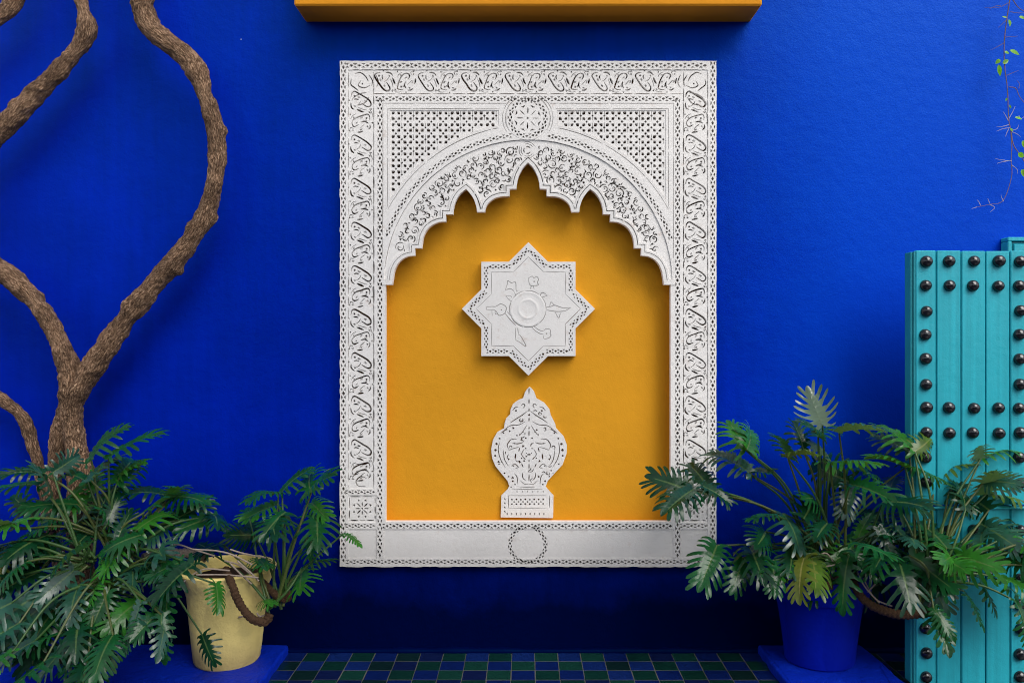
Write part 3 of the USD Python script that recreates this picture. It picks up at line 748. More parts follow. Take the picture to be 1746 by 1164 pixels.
vs([(300, 915), (590, 915)], 3.5, False); vs([(300, 1010), (590, 1010)], 3, False); vs([(300, 915), (300, 1010)], 3.5)
for i in range(6):
    vs([(365 + i * 40, 880), (365 + i * 40, 890)], 5, False)
vfill = [q.intersection(vase_poly.buffer(-4)) for q in foliage(vase_poly.buffer(-5).intersection(sbox(820, 690, 985, 825)), 26, 17, (2.4, 4.6), (.9, 1.6))]
vfill = [q for q in vfill if not q.is_empty and q.distance(unary_union(vh)) > .9]
YV = NY - .014
p_ = PX(900, 882, YV)
vase = thing("vase_relief", "white carved plaster vase shape set low on the yellow niche back", "relief", (p_[0], NY, p_[2]))
obj("carved_face", plate(vase_poly.difference(unary_union(vh + vfill).buffer(.2).intersection(vase_poly.buffer(-1.6))), YV, YV + .010), "white_plaster", vase)
obj("backing", plate(vase_poly.buffer(-.6), YV + .0102, YV + .013), "recess_shade", vase)  # dark sheet giving the vase cuts painted shade
obj("plate", plate(vase_poly, YV + .0132, NY + .004), "white_plaster", vase)

# ------------------------------------------------------------------ plinths and pots
PH = 0.037
def plinth(label, quad):
    """A low painted slab with worn, rounded edges: quad = corners at floor level."""
    pol = Polygon(quad).buffer(-.012).buffer(.012)
    m = trimesh.creation.extrude_polygon(pol.segmentize(.03), PH, engine="earcut")
    rings = []
    for off, z in ((0, -0.012), (0, PH - .014), (-.003, PH - .005), (-.010, PH - .001), (-.018, PH)):
        q = pol.buffer(off).exterior.segmentize(.02)
        rings.append((q, z))
    N = 260
    V = []
    for q, z in rings:
        p0 = np.array([q.interpolate(t, normalized=True).coords[0] for t in np.linspace(0, 1, N, endpoint=False)])
        z_ = z + (meshkit.noise(np.stack([p0[:, 0] * 14, p0[:, 1] * 14, p0[:, 0] * 0 + z * 20], 1), 4) - .5) * .007
        p0 = p0 + (meshkit.noise(np.stack([p0[:, 0] * 20, p0[:, 1] * 20, p0[:, 0] * 0], 1), 8)[:, None] - .5) * .008
        V.append(np.column_stack([p0, z_]))
    V = np.vstack(V)
    i, j = np.meshgrid(np.arange(len(rings) - 1), np.arange(N), indexing="ij")
    k2 = (j + 1) % N
    qd = np.stack([i * N + j, i * N + k2, (i + 1) * N + k2, (i + 1) * N + j], -1).reshape(-1, 4)
    f = np.vstack([qd[:, [0, 1, 2]], qd[:, [0, 2, 3]]])
    c = V[-N:].mean(0); V = np.vstack([V, c]); b0 = (len(rings) - 1) * N
    f = np.vstack([f, [[b0 + t, b0 + (t + 1) % N, len(V) - 1] for t in range(N)]])
    mm = trimesh.Trimesh(V, f, process=False)
    mm.fix_normals()
    return obj("plinth", mm, "blue_plinth_paint", label=label, cat="plinth", smooth=40)
xl = PX(494, 1110, 0)[0]; xl2 = PX(452, 1164, -.34)[0]
plinth("blue painted slab under the cream yellow pot", [(-2.7, -.006), (-2.7, -1.1), (xl + .02, -1.1), (xl, -.006)])
xr0, xr1 = PX(1290, 1110, 0)[0], PX(1466, 1110, 0)[0]
plinth("blue painted slab under the blue pot beside the turquoise door", [(xr0, -.006), (xr0 + .0, -1.1), (xr1 + .03, -1.1), (xr1, -.006)])

PY = -.195
def pot(name, label, cu, prof, m1, sides=72, wob=.02, soil=.03, seed=0):
    c = PX(cu, 1140, PY); c[2] = PH
    t = thing(name, label, "plant pot", c)
    top_r, top_z = prof[-1]
    body = prof + [(top_r - .004, top_z + .006), (top_r - .016, top_z + .006), (top_r - .022, top_z - .005), (top_r - .035, top_z - .09), (.005, top_z - .09)]
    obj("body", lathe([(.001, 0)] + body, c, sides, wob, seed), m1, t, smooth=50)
    r_in = top_r - .031
    (sv, sf) = lathe([(r_in, top_z - .045), (r_in * .7, top_z - .03), (r_in * .35, top_z - .022), (.003, top_z - .03)], c, 40, .12, 5)
    obj("soil", (sv, sf), "soil", t, smooth=True)
    return t, c
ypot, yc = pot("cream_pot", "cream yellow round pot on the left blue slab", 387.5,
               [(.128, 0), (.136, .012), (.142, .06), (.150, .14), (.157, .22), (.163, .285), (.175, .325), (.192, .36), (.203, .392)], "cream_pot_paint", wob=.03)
bpot, bc = pot("blue_pot", "cobalt blue round pot on the right slab beside the door", 1397,
               [(.136, 0), (.143, .008), (.148, .06), (.158, .14), (.170, .22), (.180, .27), (.183, .278), (.196, .282), (.206, .32), (.213, .372)], "blue_pot_paint", wob=.012, seed=3)
PYL = -.50
lc = np.array([PX(115, 1175, PYL)[0], PYL, PH])
lpot = thing("blue_pot", "blue pot mostly hidden under the drooping leaves at the far left", "plant pot", lc)
obj("body", lathe([(.001, 0), (.13, 0), (.14, .01), (.15, .06), (.16, .11), (.165, .115), (.18, .12), (.184, .15), (.18, .156), (.168, .156), (.16, .12), (.005, .12)], lc, 64, .015, 2), "blue_pot_paint", lpot, smooth=50)
obj("soil", lathe([(.163, .13), (.12, .14), (.06, .145), (.003, .14)], lc, 40, .1, 6), "soil", lpot, smooth=True)

# ------------------------------------------------------------------ door
YD = -0.375
door = thing("studded_door", "open turquoise plank door with rows of black round studs", "door", (PX(1561, 427, YD)[0], YD, 0))
def P2(u, v): return PX(u, v, YD)
lines = [1561, 1596.8, 1639, 1681, 1722.8, 1764, 1806, 1848, 1884]
zt = P2(0, 427.5)[2]; zs = P2(0, 862)[2]
th = .05
rd = random.Random(8)
planks = {"upper": [], "lower": []}
for z0, z1, part in ((zs + .004, zt, "upper"), (.006, zs - .004, "lower")):
    for u0, u1 in zip(lines[:-1], lines[1:]):
        x0, x1 = P2(u0, 0)[0] + .0025, P2(u1, 0)[0] - .0025
        d = rd.uniform(-.0015, .0015)
        planks[part].append(obj("plank", rbox(x0, x1, YD + d, YD + .022, z0, z1 + rd.uniform(-.002, .002), .003), "door_paint", door))
    obj("backing", bx(P2(lines[0], 0)[0] + .004, P2(lines[-1], 0)[0], YD + .0225, YD + th - .004, z0 + .003, z1 - .005), "door_edge_paint", door)
    obj("edge_stile", rbox(P2(lines[0], 0)[0] - .016, P2(lines[0], 0)[0] + .0018, YD + .010, YD + th + .012, z0, z1 - .004, .002), "door_edge_paint", door)
    obj("edge_stile", rbox(P2(lines[0], 0)[0] - .006, P2(lines[0], 0)[0] + .0018, YD + .002, YD + .0095, z0, z1 - .002, .0015), "door_edge_paint", door)
obj("ledge_strip", rbox(P2(lines[0], 0)[0], P2(lines[-1], 0)[0], YD - .010, YD - .0022, zs - .012, zs - .004, .002), "door_paint", door)
cols = [1578, 1617.5, 1659, 1702, 1738, 1782, 1826, 1866]
full_rows = [446, 487.5, 695, 737, 903, 944]
side_rows = [530, 570.5, 611.5, 654, 780, 822, 986, 1029, 1071, 1113, 1153, 1194]
prof = [(.0236, 0), (.0236, .004), (.0226, .010), (.0205, .016), (.015, .0205), (.008, .0233), (.0004, .0242)]
for r_ in sorted(full_rows + side_rows):
    for ci, cu in enumerate(cols):
        if r_ in side_rows and ci not in (0, 4, 7):
            continue
        u, v = cu + rd.uniform(-1.3, 1.3), r_ + rd.uniform(-1.2, 1.2)
        (vv, ff) = lathe(prof, (0, 0, 0), 24)
        vv = trimesh.transform_points(vv, trimesh.transformations.euler_matrix(rd.uniform(-.14, .14), rd.uniform(-.14, .14), 0))
        c = PX(u, v, YD)
        vv = vv * rd.uniform(.95, 1.04)
        obj("stud", (np.stack([vv[:, 0] + c[0], YD - .0005 - vv[:, 2] + .001, vv[:, 1] + c[2]], 1), ff), "black_iron", planks["upper" if r_ < 862 else "lower"][ci], smooth=45)

frame = thing("door_frame", "turquoise moulded frame corner fixed to the wall behind the door", "door frame", PX(1719, 404, 0))
q0 = PX(1719, 404, -.06)
for k, (off, dep) in enumerate(((0, .06), (.018, .045), (.03, .055))):
    w_ = (.018, .012, .035)[k]
    obj("head_moulding", rbox(q0[0] + off, q0[0] + 1.1, -dep, -.001, q0[2] - off - w_, q0[2] - off - .0005, .003), "door_paint", frame)
    obj("jamb_moulding", rbox(q0[0] + off, q0[0] + off + w_ - .0005, -dep, -.0012, .01, q0[2] - off - w_ - .0005, .003), "door_paint", frame)

# ------------------------------------------------------------------ tree
tree = thing("gnarled_tree", "gnarled brown tree with winding bare branches in front of the left wall", "tree", PX(120, 1130, -.16))
def limb(name, pts, seed, y=-0.16, knots=6, sides=44):
    """pts: (u, v, width in photograph units[, y])"""
    P, R = [], []
    for q in pts:
        q = (q[0], q[1], q[2] * .92) + tuple(q[3:])
        yy = q[3] if len(q) > 3 else y
        P.append(PX(q[0], q[1], yy)); R.append(q[2] * .5 * (DIST + yy) / F)
    P = np.array(P); R = np.array(R)
    c = spline(np.column_stack([P, R]), 14)
    L = np.concatenate([[0], np.cumsum(np.linalg.norm(np.diff(c[:, :3], axis=0), axis=1))])
    s = np.arange(0, L[-1], .008)
    c = np.column_stack([np.interp(s, L, c[:, k]) for k in range(4)])
    r2 = np.random.RandomState(seed)
    kn = [(r2.uniform(0, L[-1]), r2.uniform(0, 2 * np.pi), r2.uniform(.15, .5), r2.uniform(.014, .034)) for _ in range(knots)]
    sway = (np.stack([meshkit.noise(np.stack([s * 5, s * 0 + i * 7.3, s * 0], 1), seed) for i in range(3)], 1) - .5) * .014
    c[:, :3] += sway
    def bump(p, ang, al):
        n = meshkit.noise(p * 26, seed) - .5
        n2 = meshkit.noise(p * 75, seed + 1) - .5
        ca = np.stack(np.broadcast_arrays(np.cos(ang) * 3.4, np.sin(ang) * 3.4, al * 16), -1)
        n3 = 1 - np.abs(meshkit.noise(ca, seed + 2) - .5) * 2
        ca2 = np.stack(np.broadcast_arrays(np.cos(ang) * 7, np.sin(ang) * 7, al * 34), -1)
        n4 = 1 - np.abs(meshkit.noise(ca2, seed + 5) - .5) * 2
        out = 1 + .24 * n + .15 * n2 - .09 * (n3 ** 4) - .08 * (n4 ** 4)
        rg = meshkit.noise(np.stack(np.broadcast_arrays(al * 11, 0 * ang, 0 * ang), -1), seed + 4)
        out = out + .30 * (rg - .5)
        for a_, b_, h_, w_ in kn:
            d = np.sqrt((al - a_) ** 2 + ((np.angle(np.exp(1j * (ang - b_)))) * .042) ** 2)
            out = out + h_ * np.exp(-(d / w_) ** 2) - h_ * .5 * np.exp(-(d / (w_ * .35)) ** 2)
        return out
    (V, f), uv = tube(c[:, :3], c[:, 3], sides, bump)
    return obj(name, (V, f), "bark", tree, smooth=True, uv=uv)
limb("trunk", [(150, 1120, 60, -.18), (140, 1000, 52, -.17), (138, 880, 46), (134, 800, 42), (126, 745, 40), (122, 705, 42), (121, 672, 46), (118, 640, 44), (108, 600, 38), (88, 552, 35), (60, 512, 35),
               (25, 476, 36), (-12, 452, 36, -.17), (-70, 410, 36, -.22), (-95, 350, 36, -.24), (-65, 290, 37, -.2), (-15, 243, 37), (30, 197, 36), (62, 160, 34), (100, 121, 33), (131, 86, 32),
               (148, 55, 35), (145, 22, 28), (136, -20, 27), (132, -120, 27), (150, -330, 26)], 3, knots=26, sides=56)
limb("branch", [(86, 900, 34, -.13), (90, 830, 30, -.13), (96, 775, 30, -.13), (108, 725, 34, -.14), (124, 690, 42, -.155), (146, 645, 40), (178, 592, 42), (215, 540, 40), (260, 487, 36), (308, 432, 35), (344, 380, 34), (364, 325, 33),
                (371, 265, 31), (366, 205, 32), (346, 152, 34), (326, 112, 37), (300, 84, 36), (266, 55, 37), (245, 20, 40), (240, -25, 40), (238, -150, 36), (250, -330, 32)], 8, knots=26, sides=56)
limb("branch", [(110, 1000, 28, -.08), (86, 880, 24, -.09), (69, 800, 21, -.10), (60, 768, 21, -.1), (52, 742, 22, -.1), (43, 718, 23, -.1), (28, 700, 23, -.1), (5, 684, 24, -.1), (-40, 655, 25, -.12), (-130, 520, 26, -.2), (-150, 330, 27, -.2),
                (-110, 150, 28, -.18), (-50, 78, 28), (-12, 40, 27), (12, 15, 28), (30, -15, 29), (60, -120, 28)], 12, knots=16, sides=40)

# ------------------------------------------------------------------ leafy plants
def leaf_mesh(L, W, r, droop=.5, fold=.25, nl=7):
    """A deeply lobed leaf: petiole end at the origin, midrib along +y, upper side +z. Returns vertices, faces, uv (distance from a rib)."""
    M = lambda t: np.array([0.0, t * L])
    tb = np.linspace(0, .80, nl + 1)
    env = lambda t: (.62 + .9 * t - .2 * t * t) if t < .3 else (.88 - .62 * (t - .3) ** 1.2)
    V, Fc, UV = [], [], []
    def add(p, rib, ex=0.0, lob=0.0):
        V.append((p[0], p[1], ex, lob)); UV.append((rib, p[1])); return len(V) - 1
    mids = [add(M(t), 0.0) for t in tb]
    tips_s = {}
    for s in (-1, 1):
        ax = []
        for i in range(nl):
            tc = (tb[i] + tb[i + 1]) / 2
            x = i / (nl - 1)
            ang = math.radians(128 - 92 * x ** .8 + r.uniform(-5, 5))
            ln = W * .5 * env(tc) * r.uniform(.9, 1.1) * (1.12 if i == 0 else 1)
            ax.append((tc, ang, ln, r.uniform(-.1, .35)))
        def C(i, q):
            tc, ang, ln, dr = ax[i]
            d = np.array([s * math.sin(ang), math.cos(ang)])
            return M(tc) + ln * (q * d + q * q * .22 * np.array([0, 1.0]))
        q0 = r.uniform(.25, .36)
        S = []
        for i in range(nl + 1):
            if i == 0:
                c = C(0, q0); d = C(0, q0 + .1) - C(0, q0); d /= np.linalg.norm(d)
                S.append(c + np.array([d[1], -d[0]]) * s * L * .055)
            elif i == nl:
                S.append((C(nl - 1, q0) * .5 + M(.88) * .5) + np.array([s * L * .012, 0]))
            else:
                S.append((C(i - 1, q0) + C(i, q0)) / 2)
        si = [add(p, max(.02, abs(p[0])), .0, 0) for p in S]
        for i in range(nl):
            tc, ang, ln, dr = ax[i]
            mc = add(M(tc), 0.0)
            c1 = add(C(i, q0), .012, 0, q0 * q0 * dr * ln)
            a0, a1, b0_, b1_ = mids[i], mids[i + 1], si[i], si[i + 1]
            tris = [(a0, mc, c1), (a0, c1, b0_), (mc, a1, c1), (a1, b1_, c1)]
            wl = L * r.uniform(.029, .041)
            prev = (b0_, c1, b1_)
            for q, h in ((.58, .92), (.78, 1.0), (.93, .78), (1.0, 0)):
                cp = C(i, q); d = C(i, q) - C(i, q - .05); d /= np.linalg.norm(d); nn = np.array([-d[1], d[0]]) * s
                z = q * q * dr * ln
                if h > 0:
                    cur = (add(cp - nn * wl * h * -1 * -1, .03, .22 * wl * h, z), add(cp, .012, 0, z), add(cp + nn * wl * h, .03, .22 * wl * h, z))
                    tris += [(prev[0], prev[1], cur[1]), (prev[0], cur[1], cur[0]), (prev[1], prev[2], cur[2]), (prev[1], cur[2], cur[1])]
                    prev = cur
                else:
                    k_ = add(cp, .02, 0, z)
                    tris += [(prev[0], prev[1], k_), (prev[1], prev[2], k_)]
            Fc += tris
        tips_s[s] = si[-1]
    # terminal lobe
    e = mids[-1]
    prev = (tips_s[-1], e, tips_s[1])
    wl = L * .075
    for t, h in ((.90, 1.0), (.96, .85), (1.01, .5), (1.04, 0)):
        if h:
            cur = (add((-wl * h, t * L), .03, .2 * wl * h), add((0, t * L), .004), add((wl * h, t * L), .03, .2 * wl * h))
            Fc += [(prev[0], prev[1], cur[1]), (prev[0], cur[1], cur[0]), (prev[1], prev[2], cur[2]), (prev[1], cur[2], cur[1])]
            prev = cur
        else:
            k_ = add((0, t * L), .02); Fc += [(prev[0], prev[1], k_), (prev[1], prev[2], k_)]
    V = np.array(V); Fc = np.array(Fc)
    x, y = V[:, 0], V[:, 1]
    # orientation of every face: +z
    a_, b_, c_ = (V[Fc[:, k], :2] for k in range(3))
    ar = (b_[:, 0] - a_[:, 0]) * (c_[:, 1] - a_[:, 1]) - (b_[:, 1] - a_[:, 1]) * (c_[:, 0] - a_[:, 0])
    Fc[ar < 0] = Fc[ar < 0][:, ::-1]
    kap = droop / L
    th_ = kap * np.maximum(y, -.2 * L)
    yy = np.where(abs(kap) > 1e-6, np.sin(th_) / kap, y); zz = -(1 - np.cos(th_)) / kap if abs(kap) > 1e-6 else 0 * y
    ph = r.uniform(0, 6.28)
    lat = fold * np.abs(x) - (fold + r.uniform(.3, .9)) * x * x / (W * .62) + .04 * L * np.sin(y / L * 7 + ph) * np.abs(x) / (W * .5)
    h = lat + V[:, 2] - V[:, 3] * .6
    P = np.column_stack([x * .97, yy + h * np.sin(th_), zz + h * np.cos(th_)])
    return P, Fc, np.array(UV)

def unit(a_):
    a_ = np.asarray(a_, float)
    return a_ / (np.linalg.norm(a_) + 1e-12)

class Plant:
    def __init__(self, path, seed, crowns, yc, vc, mats):
        self.path, self.r, self.crowns, self.yc, self.vc, self.mats = path, random.Random(seed), crowns, yc, vc, mats
    def leaf(self, J, T, up=False, L=None, y=None, mat_=None, wide=1.0, crown=None, lift=.12, roll=None, depth=None, stalk=True, label=None):
        r = self.r
        u, v = J; tu, tv = T
        if y is None:
            y = self.yc - max(-.05, (v - self.vc) / 400 * .55) + r.uniform(-.10, .06)
        y = max(min(y, -.05), -1.2)
        p = PX(u, v, y)
        q = PX(tu, tv, y)
        d = q - p
        l2 = np.linalg.norm(d)
        L3 = L or max(l2 * 1.04, r.uniform(.13, .22))
        if L3 > l2:
            dy = math.sqrt(L3 ** 2 - l2 ** 2)
            if depth is None:
                sg = 1 if (tv < v - 8 and r.random() < .7) else -1
            else:
                sg = depth
            d = d + np.array([0, sg * dy, 0])
        if p[1] + d[1] > -.03:
            d[1] = -.03 - p[1]
        ax = unit(d)
        h = np.array([r.uniform(-.4, .4), -.55 + r.uniform(-.35, .35), 1.0])
        fan = v < 835 and not up and self.r.random() < .75      # upper leaves lie flat and lift their fingers
        if fan:
            h = np.array([r.uniform(-.35, .35), -.12 + r.uniform(-.25, .2), 1.0])
        if up:
            h = np.array([r.uniform(-.3, .3), .9, .25])
        n = unit(h - ax * (h @ ax))
        rl = r.gauss(0, .42) if roll is None else roll
        b_ = np.cross(ax, n)
        n, b_ = n * math.cos(rl) + b_ * math.sin(rl), b_ * math.cos(rl) - n * math.sin(rl)
        b_ = np.cross(ax, n)
        dr = r.uniform(.25, .9)
        P, f, uv = leaf_mesh(L3, L3 * wide * r.uniform(.9, 1.1), r, dr, r.uniform(.6, 1.15) if fan else r.uniform(.05, .85), r.choice((7, 7, 8, 9)))
        # keep the chord on the wanted axis although the blade droops
        e = P[np.argmax(P[:, 1])]; a0 = math.atan2(-e[2], e[1]) * .8
        ca, sa = math.cos(a0), math.sin(a0)
        P = np.column_stack([P[:, 0], P[:, 1] * ca - P[:, 2] * sa, P[:, 1] * sa + P[:, 2] * ca])
        W = p + P[:, :1] * b_ + P[:, 1:2] * ax + P[:, 2:3] * n
        W[:, 1] = np.minimum(W[:, 1], -.012)
        m_ = mat_ or r.choice(self.mats)
        lf_ = obj("leaf", (W, f), m_, self.path, smooth=True, uv=uv, label=label)
        if stalk:
            c = crown if crown is not None else min(self.crowns, key=lambda k: np.linalg.norm(np.array(k) - p) * r.uniform(.8, 1.2))
            c = np.array(c, float) + np.array([r.uniform(-.03, .03), r.uniform(-.03, .03), r.uniform(-.02, .03)])
            mid = (c + p) / 2 + np.array([0, -.02, lift * np.linalg.norm(p - c)]) + np.array([r.uniform(-.02, .02) for _ in range(3)])
            cc = spline([c, mid, p], 9)
            cc[:, 1] = np.minimum(cc[:, 1], -.02)
            (tv_, tf_), tuv_ = tube(cc, np.linspace(.0062, .0035, len(cc)), 7)
            obj("leaf_stalk", (tv_, tf_), r.choice(("leaf_stalk", "leaf_stalk", "leaf_stalk_olive")), lf_, smooth=True)
        return p

def scaly_stem(name, pts, rad, parent, mat_="root_bark", seed=0, scale=True):
    P = spline(np.array(pts, float), 14)
    L = np.concatenate([[0], np.cumsum(np.linalg.norm(np.diff(P, axis=0), axis=1))])
    s = np.arange(0, L[-1], .004 if scale else .01)
    c = np.column_stack([np.interp(s, L, P[:, k]) for k in range(3)])
    rr = np.interp(s, [0, L[-1]], rad) if np.ndim(rad) else np.full(len(s), rad)
    def bump(p, ang, al):
        if not scale:
            return 1 + .3 * (meshkit.noise(p * 60, seed) - .5)
        row = al / .016
        k_ = np.floor(row)
        return 1 + .26 * np.sqrt(np.abs(np.sin(np.pi * row))) * (.55 + .45 * np.abs(np.sin(2.5 * ang + (k_ % 2) * np.pi / 2))) + .25 * (meshkit.noise(p * 50, seed) - .5)
    (V, f), uv = tube(c, rr, 20 if scale else 7, bump)
    obj(name, (V, f), mat_, parent, smooth=True)

# --- right plant
A8 = lambda x, y: (1100 + x / 2.2215, 640 + y / 2.2215)
rp = thing("potted_philodendron", "spreading split-leaf plant rooted in the blue pot, partly covering the turquoise door", "plant", (bc[0], bc[1], PH + .33))
rcrown = [PX(1400, 962, -.25), PX(1445, 975, -.33), PX(1560, 1020, -.50), PX(1590, 1000, -.52)]
R_ = Plant(rp, 21, rcrown, -.42, 930, ["leaf_dark", "leaf_dark", "leaf_mid", "leaf_mid", "leaf_fresh", "leaf_silver"])
spec = [((672, 188), (655, 52), dict(up=True, mat_="leaf_silver", wide=1.05, roll=0.1, label="pale silvery leaf standing upright at the top")), ((735, 218), (846, 190), dict(mat_="leaf_silver", up=True)), ((655, 232), (742, 205), dict(mat_="leaf_mid")),
        ((655, 232), (565, 170), dict(mat_="leaf_dark")), ((382, 282), (335, 182), dict(wide=1.25, mat_="leaf_fresh", roll=.1)), ((385, 280), (452, 212), dict(mat_="leaf_fresh")),
        ((540, 312), (468, 215), dict(mat_="leaf_mid")), ((600, 282), (590, 172), dict(mat_="leaf_dark")), ((540, 312), (622, 285), dict(mat_="leaf_olive")),
        ((395, 370), (255, 300), dict(mat_="leaf_silver")), ((395, 372), (445, 345), dict()), ((185, 440), (10, 388), dict(mat_="leaf_dark")), ((182, 432), (42, 492), dict(mat_="leaf_dark")),
        ((250, 440), (190, 345), dict(mat_="leaf_dark")), ((220, 420), (320, 480), dict(mat_="leaf_dark")), ((700, 332), (832, 320), dict(mat_="leaf_fresh")), ((700, 332), (662, 262), dict(mat_="leaf_silver")),
        ((1022, 288), (1120, 242), dict(mat_="leaf_olive")), ((1020, 288), (940, 197), dict(mat_="leaf_fresh")), ((1000, 290), (898, 235), dict(mat_="leaf_silver")),
        ((985, 348), (850, 308), dict(mat_="leaf_fresh")), ((985, 348), (1080, 380), dict(mat_="leaf_mid")), ((1100, 385), (1222, 325), dict(mat_="leaf_olive")), ((1270, 316), (1430, 288), dict(mat_="leaf_fresh")),
        ((1270, 316), (1222, 250), dict(mat_="leaf_silver", up=True)), ((1290, 452), (1440, 478), dict(mat_="leaf_olive")), ((1290, 450), (1245, 335), dict(mat_="leaf_silver", up=True)),
        ((1285, 400), (1370, 395), dict(mat_="leaf_silver")), ((775, 418), (720, 525), dict(mat_="leaf_silver")), ((775, 412), (882, 442), dict(mat_="leaf_mid")), ((772, 400), (685, 360), dict(mat_="leaf_dark")),
        ((600, 540), (692, 490), dict()), ((520, 522), (542, 640), dict(mat_="leaf_silver")), ((500, 530), (372, 540), dict(mat_="leaf_mid")), ((455, 590), (375, 612), dict()),
        ((272, 642), (178, 772), dict(mat_="leaf_mid")), ((370, 690), (300, 792), dict(mat_="leaf_mid")), ((395, 650), (402, 735), dict()), ((480, 700), (462, 805), dict(mat_="leaf_mid")),
        ((602, 690), (550, 832), dict(mat_="leaf_yellow", label="yellowing leaf")), ((630, 690), (595, 780), dict(mat_="leaf_olive")), ((785, 660), (832, 748), dict(mat_="leaf_mid")), ((770, 690), (722, 890), dict(mat_="leaf_mid", wide=.7)),
        ((790, 655), (662, 720), dict(mat_="leaf_fresh")), ((782, 640), (885, 650), dict()), ((880, 575), (922, 690), dict(mat_="leaf_silver")), ((940, 570), (1012, 668), dict(mat_="leaf_silver")),
        ((1000, 680), (1142, 800), dict(mat_="leaf_mid")), ((960, 700), (942, 850), dict(mat_="leaf_dark")), ((1050, 715), (1095, 880), dict(mat_="leaf_silver")), ((1055, 600), (1030, 540), dict(mat_="leaf_silver")),
        ((1100, 640), (1182, 722), dict(mat_="leaf_dark")), ((1085, 885), (1080, 1000), dict(mat_="leaf_mid", wide=.6)), ((1092, 880), (1135, 985), dict(mat_="leaf_mid", wide=.7)), ((1205, 815), (1218, 925), dict(mat_="leaf_dark", wide=.6)),
        ((1262, 762), (1312, 905), dict(mat_="leaf_mid", wide=.7)), ((1330, 760), (1432, 810), dict(mat_="leaf_fresh")), ((1400, 850), (1425, 1015), dict(mat_="leaf_mid", wide=.65)), ((1340, 775), (1400, 880), dict(mat_="leaf_fresh")),
        ((1350, 540), (1440, 515), dict()), ((1270, 560), (1335, 625), dict(mat_="leaf_silver")), ((1200, 430), (1125, 400), dict(mat_="leaf_dark")), ((1150, 440), (1200, 500), dict(mat_="leaf_mid")),
        ((930, 425), (1000, 395), dict(mat_="leaf_silver")), ((900, 480), (1010, 470), dict(mat_="leaf_dark")), ((860, 380), (780, 350), dict(mat_="leaf_dark")), ((1390, 600), (1450, 640), dict(mat_="leaf_fresh")),
        ((1380, 690), (1450, 740), dict(mat_="leaf_mid")), ((1190, 640), (1260, 700), dict(mat_="leaf_silver")), ((650, 480), (560, 440), dict(mat_="leaf_mid")), ((690, 560), (600, 600), dict(mat_="leaf_dark")),
        ((1130, 700), (1080, 800), dict(mat_="leaf_dark")), ((560, 640), (500, 720), dict(mat_="leaf_dark")), ((860, 640), (800, 720), dict(mat_="leaf_dark"))]
for J, T_e, kw in spec:
    R_.leaf(A8(*J), A8(*T_e), **kw)
rr_ = random.Random(31)
for k in range(30):      # inner leaves
    t = rr_.uniform(-.35, 3.5)
    rad = rr_.uniform(60, 200)
    cu, cv = rr_.choice(((1420, 940), (1580, 960), (1500, 930), (1660, 930)))
    J = (cu + rad * .9 * math.cos(t), cv - rad * .42 * math.sin(t) + rr_.uniform(-10, 40))
    e = rr_.uniform(28, 75); t2 = t + rr_.uniform(-.8, .8)
    R_.leaf(J, (J[0] + e * math.cos(t2), J[1] - e * .8 * math.sin(t2) + rr_.uniform(0, 30)), y=rr_.uniform(-.42, -.2) if J[0] < 1520 else rr_.uniform(-.6, -.42), mat_=rr_.choice(("leaf_dark", "leaf_mid", "leaf_dark", "leaf_fresh", "leaf_silver")))
C5b = lambda x, y, yy: PX(1250 + x / 3.52, 900 + y / 3.52, yy)
scaly_stem("stem", [C5b(640, 150, -.26), C5b(690, 270, -.36), C5b(735, 360, -.42), C5b(800, 440, -.44), C5b(890, 490, -.46), C5b(980, 515, -.48), C5b(1080, 515, -.5), C5b(1190, 500, -.52)], (.013, .016), rp, seed=2)
scaly_stem("stem", [C5b(400, 150, -.28), C5b(450, 260, -.40), C5b(510, 340, -.43), C5b(600, 345, -.44)], (.014, .013), rp, "root_bark", seed=4)
for k, pl in enumerate(([(780, 300), (850, 420), (960, 470)], [(870, 250), (880, 300), (800, 390)], [(800, 260), (920, 220), (1000, 230)], [(520, 160), (560, 150), (600, 200)], [(740, 250), (790, 350), (880, 450)], [(430, 190), (540, 230), (680, 200)])):
    scaly_stem("aerial_root", [C5b(x, y, -.40 - .01 * k) for x, y in pl], .0032, rp, "dry_root", k, False)

